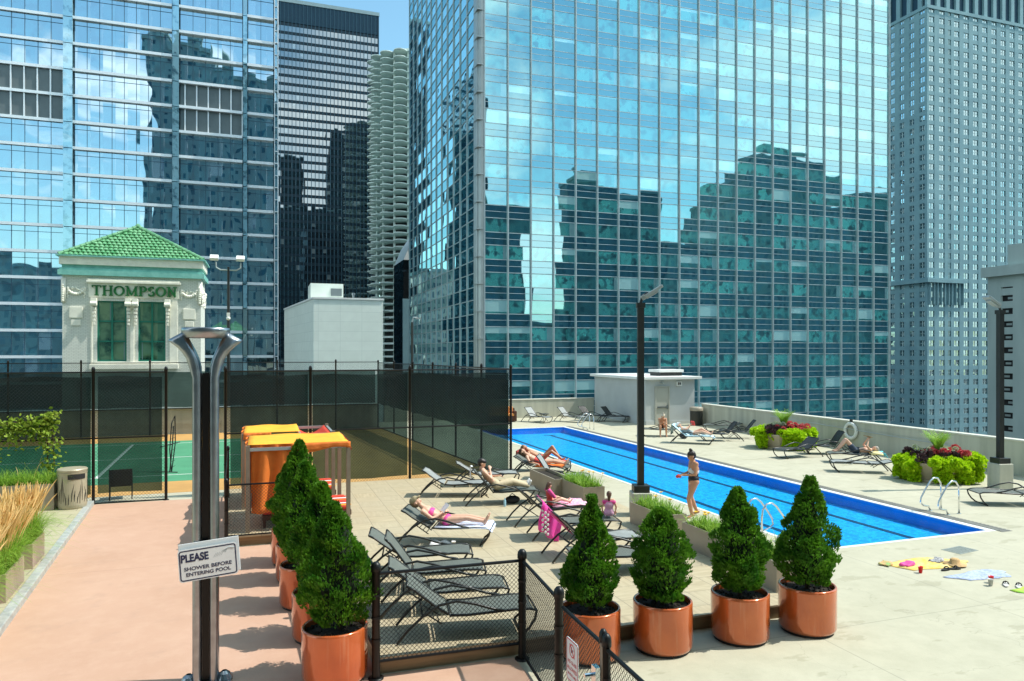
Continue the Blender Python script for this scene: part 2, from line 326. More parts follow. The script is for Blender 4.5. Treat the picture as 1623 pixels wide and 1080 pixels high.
def brick(name,c1,c2,mortar,w,h,ax=0,off=.5,ms=.012):
    k=NT(name); s=k.n('SeparateXYZ'); k.l(k.pos(),s.inputs[0]); cb=k.n('CombineXYZ')
    if ax==2: k.l(s.outputs[0],cb.inputs[0]); k.l(s.outputs[1],cb.inputs[1])
    else: k.l(k.math('ADD',s.outputs[0],s.outputs[1]),cb.inputs[0]); k.l(s.outputs[2],cb.inputs[1])
    b=k.n('TexBrick'); b.offset=off; b.inputs['Scale'].default_value=1; b.inputs['Brick Width'].default_value=w; b.inputs['Row Height'].default_value=h; b.inputs['Mortar Size'].default_value=ms
    for i,c in (('Color1',c1),('Color2',c2),('Mortar',mortar)): b.inputs[i].default_value=(*c,1)
    k.l(cb.outputs[0],b.inputs['Vector']); c=k.mix(k.math('MULTIPLY',k.noise(1.3,6,k.pos()),.35),b.outputs[0],tuple(q*.6 for q in c1)); k.l(c,k.p.inputs['Base Color']); k.p.inputs['Roughness'].default_value=.75
    bb=k.n('Bump'); bb.inputs['Strength'].default_value=.3; bb.inputs['Distance'].default_value=.01; bb.invert=True; k.l(b.outputs['Fac'],bb.inputs['Height']); k.l(bb.outputs[0],k.p.inputs['Normal']); return k.m
M['brick']=brick('white_glazed_brick',(.82,.84,.76),(.74,.77,.7),(.55,.57,.5),.24,.085)
M['pavers']=brick('cream_pavers',(.5,.45,.3),(.44,.4,.27),(.25,.22,.16),.9,.45,2)
M['curb']=mat('pale_stone_curb',(.5,.52,.48),.5,0,.4,7,col2=(.3,.32,.32))
M['riser']=streaked('dark_wood_riser',(.34,.24,.13),(.2,.13,.07),.6,1.2,18.)
def pathmat():
    k=NT('pink_path_coating'); p=k.pos(); a=k.ramp(k.noise(.5,6,p,.55),.35,.7); b=k.ramp(k.noise(3,8,p,.7),.45,.8)
    c=k.mix(a,(.55,.345,.245),(.5,.305,.21)); c=k.mix(k.math('MULTIPLY',b,.4),c,(.64,.44,.33)); c=k.mix(k.math('MULTIPLY',k.ramp(k.noise(1.4,9,p,.65),.56,.68),.35),c,(.42,.27,.2)); jy=k.n('SeparateXYZ'); k.l(p,jy.inputs[0]); c=k.mix(k.math('MULTIPLY',k.math('LESS_THAN',k.math('ABSOLUTE',k.math('SUBTRACT',k.math('FRACT',k.math('DIVIDE',jy.outputs[1],6.2)),.5)),.001),.5),c,(.25,.15,.11)); k.l(c,k.p.inputs['Base Color']); k.p.inputs['Roughness'].default_value=.7
    bb=k.n('Bump'); bb.inputs['Strength'].default_value=.2; bb.inputs['Distance'].default_value=.01; k.l(k.noise(70,5,p),bb.inputs['Height']); k.l(bb.outputs[0],k.p.inputs['Normal']); return k.m
M['path']=pathmat()
def potmat():
    k=NT('orange_glazed_pot'); p=k.obj(); s=k.n('SeparateXYZ'); k.l(p,s.inputs[0]); r=k.n('ObjectInfo').outputs['Random']
    a=k.n('VectorMath',operation='ADD'); k.l(p,a.inputs[0]); cb=k.n('CombineXYZ'); k.l(k.math('MULTIPLY',r,40.),cb.inputs[0]); k.l(cb.outputs[0],a.inputs[1]); v=a.outputs[0]
    c=k.mix(k.ramp(k.noise(2.2,6,v,.6),.35,.7),(.62,.14,.034),(.5,.1,.026))
    m=k.n('Mapping'); k.l(v,m.inputs[0]); m.inputs['Scale'].default_value=(14,14,1.1); c=k.mix(k.math('MULTIPLY',k.ramp(k.noise(1,6,m.outputs[0],.6),.56,.74),.28),c,(.72,.38,.22))
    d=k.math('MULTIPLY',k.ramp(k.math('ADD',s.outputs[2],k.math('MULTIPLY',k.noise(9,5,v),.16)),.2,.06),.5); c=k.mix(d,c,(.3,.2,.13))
    k.l(c,k.p.inputs['Base Color']); k.l(k.math('ADD',k.math('MULTIPLY',k.noise(6,6,v,.7),.22),.05),k.p.inputs['Roughness']); k.p.inputs['Metallic'].default_value=.25
    k.p.inputs['Coat Weight'].default_value=.8; k.p.inputs['Coat Roughness'].default_value=.05; b=k.n('Bump'); b.inputs['Strength'].default_value=.12; b.inputs['Distance'].default_value=.01; k.l(k.noise(5,3,v),b.inputs['Height']); k.l(b.outputs[0],k.p.inputs['Normal']); return k.m
M['orange_pot']=potmat()
M['court_green']=mat('court_green',(.07,.27,.14),.75,0,.14,1.)
M['court_tan']=mat('court_tan',(.52,.29,.09),.75,0,.12,1.)
M['court_line']=mat('court_line_white',(.75,.75,.7),.7,0,.1,4)
# ================================================================= the setting
def sheet(mb,poly,z0,z1): mb.prism(poly,z0,z1); return mb
PX0,PX1,PY0,PY1=11.05,16.05,12.2,37.2
m=MB(); m.box((-1500,-1200,-56),(1500,1800,-55)); struct('ground',m,M['asphalt'])
m=MB()
for a,b in (((-34,-3.6),(PX0,43.6)),((PX1,-3.6),(24.5,43.6)),((PX0,-3.6),(PX1,PY0)),((PX0,PY1),(PX1,43.6))): m.box((*a,-.3),(*b,0))
struct('pool_deck',m,M['deck'])
m=MB(); m.box((-34,-3.55,-55),(24.45,43.55,-.8)); struct('terrace_base',m,M['stucco_white'])
def cx(y): return -3.59-.0717*(y-12.3)
m=MB(); sheet(m,[(cx(-3),-3),(3.2,-3),(3.25,9.25),(1.42,9.3),(1.05,16.45),(-.72,16.45),(-.92,22.3),(cx(22.35),22.35)],-.02,.004); struct('path',m,M['path'])
m=MB(); sheet(m,[(-12,-3),(cx(-3)-.16,-3),(cx(22.2)-.16,22.2),(-12,22.2)],-.02,.1); struct('side_walkway',m,M['pavers'])
m=MB(); sheet(m,[(cx(-3)-.16,-3),(cx(-3),-3),(cx(22.3),22.3),(cx(22.3)-.16,22.3)],-.02,.125); bevel(struct('kerb',m,M['curb']),.015)
DECK=[(1.42,9.32),(8.75,9.22),(8.9,22.3),(-.85,22.3),(-.7,16.5),(1.08,16.5)]
m=MB(); sheet(m,DECK,.19,.22); struct('tiled_deck',m,M['tiles'])
m=MB(); ins=[(1.44,9.35),(8.72,9.25),(8.87,22.28),(-.82,22.28),(-.67,16.53),(1.1,16.53)]; sheet(m,ins,-.02,.19); struct('deck_riser',m,M['riser'])
# court
m=MB(); sheet(m,[(-24,23.5),(7.75,23.5),(6.15,40.4),(-24,40.4)],-.02,.004); struct('court_border',m,M['court_tan'])
m=MB(); sheet(m,[(-24,25.6),(1.2,25.6),(1.2,37.3),(-24,37.3)],-.02,.008); struct('court_surface',m,M['court_green'])
m=MB()
for y,wd in ((36.3,.06),(31.4,.06),(26.9,.06)): m.box((-23,y,0),(.4,y+wd,.012))
m.prism([(-5.2,27.0),(-5.08,27.0),(-5.42,36.3),(-5.54,36.3)],0,.0122); m.prism([(.35,26.96),(.41,26.96),(.41,36.3),(.35,36.3)],0,.0124)
struct('court_markings',m,M['court_line'])
# pool
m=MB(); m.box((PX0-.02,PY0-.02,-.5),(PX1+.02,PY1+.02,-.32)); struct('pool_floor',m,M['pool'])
m=MB(); t=.02
e=.003; m.box((PX0+e,PY0+e,-.318),(PX0+t,PY1-e,-.012)); m.box((PX1-t,PY0+e,-.318),(PX1-e,PY1-e,-.012)); m.box((PX0+t,PY0+e,-.318),(PX1-t,PY0+t,-.012)); m.box((PX0+t,PY1-t,-.318),(PX1-t,PY1-e,-.012)); struct('pool_walls',m,M['pool_wall'])
m=MB()
for x in (12.25,14.75):
    m.box((x,PY0+.75,-.33),(x+.17,PY1-1,-.312)); m.box((x-.28,PY0+.6,-.33),(x+.45,PY0+.745,-.3125)); m.box((x-.28,PY1-1+.005,-.33),(x+.45,PY1-.85,-.3125))
struct('lane_lines',m,M['lane'])
m=MB(); q=.021; m.add([(PX0+q,PY0+q,-.06),(PX1-q,PY0+q,-.06),(PX1-q,PY1-q,-.06),(PX0+q,PY1-q,-.06)],[(0,1,2,3)])
struct('water',m,M['water'])
m=MB(); c=.16
m.box((PX0-.07,PY0-.07,-.01),(PX0+.03,PY1+c,.008)); m.box((PX1-.03,PY0-.07,-.01),(PX1+c,PY1+c,.008)); m.box((PX0+.03,PY0-.07,-.01),(PX1-.03,PY0+.03,.008)); m.box((PX0+.03,PY1-.03,-.01),(PX1-.03,PY1+c,.008)); struct('pool_coping',m,M['white'])
m=MB(); m.box((PX1+.175,PY0-.2,-.01),(PX1+.5,PY1+.3,.006))
for i in range(250): y=PY0-.15+i*.1; m.box((PX1+.19,y,0),(PX1+.485,y+.055,.014))
struct('gutter_grating',m,mat('grey_grating',(.2,.2,.18),.7,0,.2,2))
# walls
def wall(name,label,poly,z1,m_,cap=None):
    r=thing(name,label,'wall',(poly[0][0],poly[0][1],0)); o=Matrix.Translation(-Vector((poly[0][0],poly[0][1],0)))
    mb=MB(); mb.prism([(p[0]-poly[0][0],p[1]-poly[0][1]) for p in poly],-.01,z1); mb.build('wall_panel',m_,r)
    if cap:
        xs=[p[0]-poly[0][0] for p in poly]; ys=[p[1]-poly[0][1] for p in poly]
        mb=MB(); mb.box((min(xs)-.03,min(ys)-.03,z1),(max(xs)+.03,max(ys)+.03,z1+.06)); bevel(mb.build('coping',cap,r),.012)
    return r
capm=mat('wall_coping_concrete',(.6,.59,.51),.8,0,.15,2)
wall('parapet_wall','long pale concrete parapet wall running beside the pool deck on the right',[(24.2,-3.6),(24.5,-3.6),(24.5,35.9),(24.2,35.9)],1.16,M['concrete_wall'],capm)
wall('parapet_wall','short concrete parapet wall behind the orange sofa at the far end of the pool',[(7.,43.3),(20.85,43.3),(20.85,43.6),(7.,43.6)],1.14,M['concrete_wall'],capm)
wall('court_wall','low stained concrete wall along the back of the tennis court',[(-24,40.45),(6.15,40.45),(6.15,40.75),(-24,40.75)],1.28,M['concrete_wall'],capm)
# ================================================================= towers
CV=(math.sin(YAW),math.cos(YAW))
def proj(p):
    d=p[0]*CV[0]+p[1]*CV[1]; r=p[0]*CV[1]-p[1]*CV[0]
    if d<=.1: return None
    return 811.5+1140*r/d,560+1140*(4.15-p[2])/d,d
def add_windows(parent,specs,part='window',limit=100,base=(0,0,0)):
    """specs: (centre, u, n, w, h, material, thickness). The 100 that show largest are parts of their own, the rest one object"""
    B=Vector(base); sc=[]
    for sp_ in specs:
        c,u,n,w_,h_,mt,th=sp_; q=proj(c); a=0
        if q and -20<q[0]<1643 and -20<q[1]<1090 and n.dot(Vector((0,0,4.15))-c)>0:
            dd=(Vector((0,0,4.15))-c).normalized(); a=w_*h_*abs(n.dot(dd))/q[2]**2
        sc.append((a,sp_))
    sc.sort(key=lambda t:-t[0])
    def geo(mb,s_):
        c,u,n,w_,h_,mt,th=s_; c=c-B; up=Vector((0,0,1)); vs=[]
        for k in (-1,1):
            for a,b in ((-1,-1),(1,-1),(1,1),(-1,1)): vs.append(c+u*a*w_/2+up*b*h_/2+n*(k*th/2))
        mb.add(vs,[(0,3,2,1),(4,5,6,7),(0,1,5,4),(1,2,6,5),(2,3,7,6),(3,0,4,7)])
    for a,s_ in sc[:limit]:
        if a<=0: break
        mb=MB(); geo(mb,s_); mb.build(part,s_[5],parent)
    mats=list({s_[5].name:s_[5] for _,s_ in sc[limit:]}.values()); mb=MB()
    for a,s_ in sc[limit:]: mb.cur=mats.index(s_[5]); geo(mb,s_)
    if mb.v: o=mb.build(part+'s',mats,parent); o['kind']='stuff'
U1,N1=Vector((1,0,0)),Vector((0,-1,0)); U2,N2=Vector((0,1,0)),Vector((-1,0,0))
# ---- big glass tower right of centre
X0,Y0=29.25,95.7; BAY=3.47; FH=3.8; NB=21
r=thing('glass_tower','tall turquoise glass office tower with pale vertical mullions behind the pool','tower',(X0,Y0,-55))
o=(-X0,-Y0,55)
def ofs(a): return (a[0]-X0,a[1]-Y0,a[2]+55)
gA=glass('teal_tower_glass',(.52,.86,.9),(.1,.62,.58),(.008,.05,.065),(BAY,1000,FH),(X0,0,9.7),.54,.028,.16,.26,(.62,1.,1.),.5)
gB=glass('teal_tower_glass_side',(.6,.92,1.),(.04,.3,.32),(.01,.08,.09),(1000,3.9,FH),(0,97.,9.7),.66,.10,.15,.1,(.2,.6,.6),.5)
sA=glass('spandrel_glass',(.5,.86,.93),(.008,.06,.11),(.005,.04,.08),(BAY,1000,FH),(X0,0,9.7),.5,.02,.2,0,(0,0,0),.0)
YB0,YB1,NBS=97.4,144.6,12; BS=(YB1-YB0)/NBS; XB=28.45
m=MB(); m.box(ofs((X0-.1,Y0+.35,-55)),ofs((102.3,Y0+40,92))); m.box(ofs((XB+.35,YB0,-55)),ofs((X0+10,YB1,92))); m.build('core_wall',M['rubber'],r)
ms=MB(); mv=MB(); mh=MB(); specs=[]
for k in range(-10,21):
    zt=11.6+FH*k; zb=zt-1.9
    ms.box(ofs((X0,Y0-.02,zt+.06)),ofs((102.1,Y0+.1,zt+FH-1.98)))
    for zz,h_ in ((zt,.1),(zt+.93,.07),(zt+FH-2.0,.1)): mh.box(ofs((X0,Y0-.045,zz)),ofs((102.1,Y0+.05,zz+h_)))
    for i in range(NB): specs.append((Vector((X0+(i+.5)*BAY,Y0+.03,zb+.95)),U1,N1,BAY-.05,1.86,gA,.06))
    ms.box(ofs((XB-.02,YB0,zt+.08)),ofs((XB+.1,YB1,zt+FH-1.98)))
    for zz,h_ in ((zt,.11),(zt+FH-2.0,.11)): mh.box(ofs((XB-.08,YB0,zz)),ofs((XB+.05,YB1,zz+h_)))
    for i in range(NBS): specs.append((Vector((XB+.03,YB0+(i+.5)*BS,zb+.95)),U2,N2,BS-.05,1.86,gB,.06))
ms.build('spandrel',sA,r); mh.build('rail',M['mullion'],r)
for i in range(NB+1): 
    x=X0+i*BAY; mb=MB(); mb.box(ofs((x-.1,Y0-.26,-30)),ofs((x+.1,Y0+.06,92)))
    mb.box(ofs((x-.035,Y0-.32,-30)),ofs((x+.035,Y0-.26,92))); mb.build('mullion',M['mullion'],r)
for i in range(NBS+1): 
    y=YB0+i*BS; mb=MB(); mb.box(ofs((XB-.16,y-.1,-30)),ofs((XB+.06,y+.1,92))); mb.build('mullion',M['mullion'],r)
mb=MB(); mb.prism([(p[0]-X0,p[1]-Y0) for p in ((29.1,95.4),(28.75,95.55),(28.3,96.3),(28.2,97.3),(28.9,97.5),(29.4,96.2))],25,147); mb.box(ofs((28.35,95.95,-30)),ofs((28.5,96.1,92)))
for k in range(-10,21): mb.box(ofs((28.18,95.36,9.9+FH*k)),ofs((29.12,97.3,10.02+FH*k)))
mb.build('corner_pier',M['metal_pale'],r)
add_windows(r,specs,base=(X0,Y0,-55))
# ---- blue tower on the left
YL=117.7
r=thing('glass_tower','blue glass office tower with white floor bands behind the tiled penthouse','tower',(-28,YL,-55)); B=(-28,YL,-55)
def ofs(a): return (a[0]-B[0],a[1]-B[1],a[2]-B[2])
gL=glass('blue_tower_glass',(.78,.92,1.),(.06,.3,.38),(.012,.09,.14),(1.6,1000,3.72),(-60,0,33.4),.7,.05,.17,.1,(.4,.6,.75),1.)
m=MB(); m.box(ofs((-60,YL+.3,-55)),ofs((2.3,YL+98,84))); m.build('core_wall',M['rubber'],r)
side=MB(); side.box(ofs((2.3,YL+.3,-30)),ofs((2.45,YL+98,84))); side.build('side_glazing',gL,r)
bandm=mat('white_band_metal',(.95,.98,1.),.5,.55,.06,1); thin=mat('dark_blue_mullion',(.06,.12,.17),.4,.3,.1,1)
mb=MB(); mt=MB(); lvs={}; specs=[]; segs=[(-60,-26.5,0.),(-25.2,-12.5,-.12),(-11.4,-2.7,-.25),(-1.9,1.8,-.3)]
for k in range(-14,14):
    z=33.4+3.72*k
    for a,b,dy in segs:
        mb.box(ofs((a-.3,YL-.35+dy,z-.2)),ofs((b,YL+.02,z+.2)))
        louv=(k in(1,2)) and (a==-60 or a==-11.4)
        if louv:
            lv,lf=lvs.setdefault(a,(MB(),MB()))
            lv.box(ofs((a,YL-.05,z+.25)),ofs((b,YL+.1,z+3.5)))
            n=int((b-a)/1.6)
            for i in range(n+1): lf.box(ofs((b-i*1.6-.13,YL-.2,z+.2)),ofs((b-i*1.6+.05,YL+.1,z+3.55)))
            continue
        mt.box(ofs((a,YL-.06,z+2.72)),ofs((b,YL+.05,z+2.78)))
        n=max(1,round((b-a)/1.6)); w_=(b-a)/n
        for i in range(n):
            if a+i*w_<-50: continue
            specs.append((Vector((a+(i+.5)*w_,YL+.02,z+1.86)),U1,N1,w_-.05,3.3,gL,.06))
        for i in range(n+1): mt.box(ofs((a+i*w_-.03,YL-.07,z+.2)),ofs((a+i*w_+.03,YL+.05,z+3.52)))
mb.build('floor_band',bandm,r); mt.build('mullions',thin,r); [(x_.build('louver_panel',M['louver'],r),y_.build('louver_frame',bandm,r)) for x_,y_ in lvs.values()]
fin=glass('pale_fin_glass',(.7,.92,1.),(.35,.6,.7),(.25,.5,.62),(50,1000,3.72),(0,0,33.4),.45,.1,.2,0)
for a,b in ((-26.45,-25.3),(-12.4,-11.5),(-2.6,-2.0),(1.9,2.3)):
    f=MB()
    for k in range(-14,14): z=33.4+3.72*k; f.box(ofs((a,YL-.85,z-.12)),ofs((b,YL+.05,z+3.5)))
    f.build('glass_fin',fin,r)
truss=MB()
for k in range(-14,14):
    z=33.4+3.72*k; truss.box(ofs((2.3,YL-1.,z-.1)),ofs((2.5,YL+.4,z+.1))); truss.box(ofs((2.0,YL-1.05,z-.06)),ofs((2.5,YL-.9,z+.06))); truss.box(ofs((2.0,YL-1.05,z+1.8)),ofs((2.5,YL-.9,z+1.9)))
truss.box(ofs((2.38,YL-1.1,-20)),ofs((2.52,YL-.86,84))); truss.box(ofs((1.9,YL-1.1,-20)),ofs((2.0,YL-.86,84))); truss.build('edge_frame',bandm,r)
add_windows(r,specs,base=B)
# ---- dark tower behind
YI=331.7
r=thing('dark_tower','flat topped black steel and glass tower seen between the blue tower and the round one','tower',(20,YI,-55)); B=(20,YI,-55)
gI=glass('dark_tower_glass',(.72,.8,.85),(.01,.03,.05),(.004,.012,.02),(1.65,1000,3.76),(-15.2,0,149.6),.4,.06,.06,.04,(.3,.35,.35),.6,.004)
m=MB(); m.box(ofs((-15,YI+.4,-55)),ofs((50.8,YI+50,160))); m.build('core_wall',M['ibm'],r)
sp_=MB(); mul=MB(); specs=[]
mech=mat('blue_black_mechanical_louver',(.012,.05,.085),.5,.3,.1,.5)
mm=MB(); mm.box(ofs((-15,YI,150)),ofs((50.8,YI+.4,158.6))); mm.build('louver_panel',mech,r)
mm=MB(); mm.box(ofs((-15.2,YI-.4,158.6)),ofs((51.2,YI+50.2,160.2))); mm.build('roof_edge',mat('pale_roof_edge',(.25,.36,.4),.6,0,.1,1),r)
for k in range(0,50):
    z=149.6-3.76*(k+1); sp_.box(ofs((-15,YI-.03,z+2.5)),ofs((50.8,YI+.4,z+3.76)))
    for i in range(9,40):
        specs.append((Vector((-15.2+(i+.5)*1.65,YI+.1,z+1.3)),U1,N1,1.45,2.4,gI,.06))
for i in range(0,41): mul.box(ofs((-15.2+i*1.65-.12,YI-.35,-40)),ofs((-15.2+i*1.65+.12,YI+.2,158.6)))
sp_.box(ofs((50.4,YI-.3,-40)),ofs((51.,YI+.3,158.6)))
sp_.build('spandrel',M['ibm'],r); mul.build('mullions',mat('blue_black_mullion',(.03,.09,.13),.4,.4,.1,1),r); add_windows(r,specs,base=B)
# ---- corncob tower
CX_,CY_=57.3,287.1
r=thing('round_tower','round concrete apartment tower with stacked petal shaped balconies beyond the dark tower','tower',(CX_,CY_,-55))
def lobes(sc_,z,n=10,R0=13.5,A=4.2):
    vs=[]
    for p in range(16):
        a0=math.radians(22.5*p-90-21.2-18)
        for j in range(n):
            f=(j+.5)/n; a=a0+math.radians(22.5)*f; rr=(R0+A*math.sqrt(max(0,1-(2*f-1)**2)))*sc_
            vs.append((rr*math.cos(a),rr*math.sin(a),z+55))
    return vs
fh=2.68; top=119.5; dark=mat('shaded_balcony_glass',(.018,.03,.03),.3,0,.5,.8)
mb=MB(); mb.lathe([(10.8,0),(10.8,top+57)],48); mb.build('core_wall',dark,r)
specs=[]
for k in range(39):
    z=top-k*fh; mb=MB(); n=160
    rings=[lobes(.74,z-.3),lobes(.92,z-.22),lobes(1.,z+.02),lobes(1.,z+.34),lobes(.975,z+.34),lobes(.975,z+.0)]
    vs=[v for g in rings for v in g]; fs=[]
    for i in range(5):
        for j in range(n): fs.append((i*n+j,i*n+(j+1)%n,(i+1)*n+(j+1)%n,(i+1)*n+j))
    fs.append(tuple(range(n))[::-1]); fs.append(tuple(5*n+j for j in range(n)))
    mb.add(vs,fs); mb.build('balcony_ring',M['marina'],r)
mb=MB()
for p in range(16):
    a=math.radians(22.5*p-90-21.2-18); mb.tube([(14.1*math.cos(a),14.1*math.sin(a),20),(14.1*math.cos(a),14.1*math.sin(a),top+55)],.45,6)
mb.build('column',M['marina'],r)
mb=MB()
for k in range(26): mb.lathe([(12,75-k*2.5),(16.4,75-k*2.5),(16.4,75.7-k*2.5),(12,75.7-k*2.5)],48)
mb.build('parking_floor',M['marina'],r)
mb=MB(); mb.lathe([(5,top+54),(5,top+60.5),(0.1,top+60.5)],24); mb.build('roof_core',M['marina'],r)
# ---- small dark block with red lettering
r=thing('office_block','narrow dark glass block with red lettering on a pale roof fascia beside the turquoise tower','building',(40,197,-55)); B=(40,197,-55)
gD=glass('black_block_glass',(.4,.55,.6),(.02,.02,.02),(.01,.01,.012),(6,1000,3.8),(36,0,0),.3,.1,.2,0)
m=MB(); m.box(ofs((36.6,195,-55)),ofs((46,210,29.6))); m.build('wall',gD,r)
m=MB()
for k in range(16): m.box(ofs((41.2,194.9,28-k*4)),ofs((43.5,195.1,28.3-k*4)))
m.build('floor_edge',M['metal_pale'],r)
m=MB(); m.box(ofs((36.4,194.6,-20)),ofs((38.9,195,19))); m.build('stone_pier',M['granite'],r)
m=MB(); m.add([ofs(p) for p in ((36.6,194.6,29.6),(46,194.6,29.6),(46,194.6,40),(41,194.6,38),(38.4,194.6,34),(36.6,209,29.6),(46,209,29.6),(46,209,40),(41,209,38),(38.4,209,34))],[(0,1,2,3,4),(9,8,7,6,5),(0,4,9,5),(4,3,8,9),(3,2,7,8),(0,5,6,1),(1,6,7,2)]); m.build('roof_fascia',M['white'],r)
def text(name,s,size,m_,M4,parent,ext=.004,off=.0,sx=1,align='CENTER'):
    cu=bpy.data.curves.new(name,'FONT'); cu.body=s; cu.size=size; cu.extrude=ext; cu.offset=off; cu.align_x=align; cu.align_y='CENTER'
    o=bpy.data.objects.new(name+'_tmp',cu); link(o); dg=bpy.context.evaluated_depsgraph_get(); dg.update(); me=bpy.data.meshes.new_from_object(o.evaluated_get(dg))
    bpy.data.objects.remove(o); bpy.data.curves.remove(cu); me.materials.clear(); me.materials.append(m_); me.transform(Matrix.Diagonal((sx,1,1,1))); me.transform(M4)
    o=bpy.data.objects.new(name,me); link(o); o.parent=parent; return o
FRONT=Matrix.Rotation(R(90),4,'X')   # text facing -Y
text('lettering','W',4.2,mat('red_sign_letters',(.6,.02,.08),.5,0,0),Matrix.Translation(ofs((40.3,194.5,33)))@FRONT,r,.1,.1)
# ---- pale low building
r=thing('low_building','windowless pale green-grey building with a flat roof beyond the court','building',(5.5,82.8,-55)); B=(5.5,82.8,-55)
pan=brick('pale_wall_panels',(.8,.87,.79),(.76,.83,.75),(.6,.68,.62),2.4,1.1,0,0,.018)
P=[(5.5,82.8),(13.2,82.8),(13.2,100),(3.06,105.9)]
m=MB(); m.prism([(p[0]-B[0],p[1]-B[1]) for p in P],0,65.2); m.build('wall',pan,r)
m=MB(); m.prism([(p[0]-B[0]+q[0],p[1]-B[1]+q[1]) for p,q in zip(P,((-.1,-.1),(.1,-.1),(.1,.1),(-.1,.1)))],65.2,65.4); m.build('roof_edge',M['white'],r)
m=MB(); m.box(ofs((5.7,91,10.3)),ofs((9.6,96,12.7))); rf=m.build('roof_box',M['stucco_white'],r)
m=MB(); m.box(ofs((8.1,90.9,11.2)),ofs((9.4,91.02,12.1))); m.build('vent_grille',M['louver'],rf)
m=MB(); m.lathe([(.12,65.4),(.12,65.9),(.2,65.9),(.2,66.1),(.01,66.15)],12,(4.6,2,0)); m.build('roof_vent',M['steel'],r)
# ---- stone tower far right
XS,YS=229.9,198.3; FS=3.6
r=thing('stone_tower','grey-green granite tower with rows of small windows at the right edge','tower',(XS,YS,-55)); B=(XS,YS,-55)
gS=glass('stone_tower_glass',(.65,.85,.9),(.03,.12,.12),(.01,.04,.04),(2.4,1000,3.6),(XS,0,0),.5,.3,.12,.1,(.4,.6,.6),.7)
wl=MB(); wl.box(ofs((XS+.5,YS+.5,-55)),ofs((XS+56,YS+40,131))); wl.build('core_wall',M['rubber'],r)
wl=MB(); sash=MB(); specs=[]
c1=[(2.2,2.6),(7.2,2.7),(11.0,1.4),(14.6,2.7),(19.4,2.7),(24.2,2.7),(29.,2.7),(33.8,2.7),(38.6,2.7),(43.4,2.7),(48.2,2.7),(53,2.7)]
c2=[(2.2,2.2),(6.6,2.),(11.,2.),(15.4,2.),(19.8,2.),(24.2,2.),(28.6,2)]
for face,cs,W in ((1,c1,56.),(2,c2,31.)):
    U,N=(U1,N1) if face==1 else (U2,N2); O=Vector((XS,YS,0))
    def bx(u0,u1,z0,z1,d0,d1,mb):
        a=O+U*u0-N*d0; b=O+U*u1-N*d1
        mb.box(ofs((min(a.x,b.x),min(a.y,b.y),z0)),ofs((max(a.x,b.x),max(a.y,b.y),z1)))
    prev=0. if face==1 else .55
    for c,w_ in cs: bx(prev,c-w_/2,-56,131,0,.55,wl); prev=c+w_/2
    bx(prev,W,-56,131,0,.55,wl)
    for k in range(52):
        z=-56+k*FS
        bx(0.02 if face==1 else .57,W,z,z+1.5,.06,.5,wl)
        for c,w_ in cs:
            specs.append((O+U*c-N*.35+Vector((0,0,z+2.55)),U,N,w_,2.1,gS,.06))
            bx(c-.13,c+.13,z+1.5,z+3.6,.22,.34,sash); bx(c-w_/2,c+w_/2,z+2.5,z+2.6,.25,.34,sash)
            if random.random()<.5: bx(c-w_/2+.1,c-w_/2+.5,z+1.7,z+3.3,.24,.3,sash)
wl.build('wall',M['granite'],r); sash.build('window_sash',mat('pale_window_sash',(.45,.58,.58),.6,0,.1,1),r); add_windows(r,specs,base=B)
m=MB(); m.box(ofs((XS-1.2,YS-1.4,30)),ofs((XS+17,YS+24,31.2))); m.box(ofs((XS-.9,YS-1.1,31.2)),ofs((XS+16.4,YS+23,31.7)))
for i in range(5):
    for q in (-1.,1.): m.box(ofs((XS+1.5+i*3.6+q,YS-.9,22)),ofs((XS+1.8+i*3.6+q,YS,30)))
m.build('cornice',M['granite'],r)
m=MB(); m.box(ofs((XS+1.6,YS+1.6,131)),ofs((XS+56,YS+30,152))); m.build('upper_core',mech,r); m=MB(); m.box(ofs((XS+.6,YS+.6,148)),ofs((XS+56.3,YS+30.5,153)))
for i in range(12): m.box(ofs((XS+.7+i*4.8,YS+.7,131)),ofs((XS+2.4+i*4.8,YS+1.62,148)))
for i in range(6): m.box(ofs((XS+.7,YS+3.+i*4.8,131)),ofs((XS+1.62,YS+4.7+i*4.8,148)))
m.build('upper_storey',M['granite'],r)
m=MB(); m.box(ofs((XS-.3,YS-.3,130.4)),ofs((XS+56,YS+31,131.6))); m.build('roof_edge',M['granite'],r)
# ---- concrete garage
r=thing('concrete_building','grey-green concrete parking building with open slots at the right edge below the stone tower','building',(162,123.4,-55)); B=(162,123.4,-55)
gm=streaked('grey_green_concrete',(.55,.66,.62),(.45,.56,.53),.8,.4,.1)
m=MB(); m.box(ofs((162.6,60,-55)),ofs((215,122.9,20.5))); m.build('core_wall',M['rubber'],r)
m=MB(); m.box(ofs((162,120.2,-55)),ofs((162.7,123.4,22))); m.box(ofs((162,60,-55)),ofs((162.7,117.4,22))); m.box(ofs((162.7,122.9,-55)),ofs((215,123.4,22)))
for k in range(-8,7): m.box(ofs((162.05,117.4,k*3-.5)),ofs((162.7,120.2,k*3+1.1)))
m.box(ofs((162.02,117.4,19.4)),ofs((162.7,120.2,22)))
m.build('wall',gm,r)
m=MB(); m.box(ofs((161,60,22)),ofs((216,124.4,24.3))); m.box(ofs((162,60,24.3)),ofs((216,118.6,29))); m.build('roof_parapet',gm,r)
m=MB()
for k in range(-8,6): m.cbox(ofs((162.65,118.1+random.random()*1.4,k*3+1.8)),(.2,1.3,.5))
m.build('lit_slot_box',M['metal_pale'],r)  # pale boxes, no lamps: colour stands for the lit inside of the slots
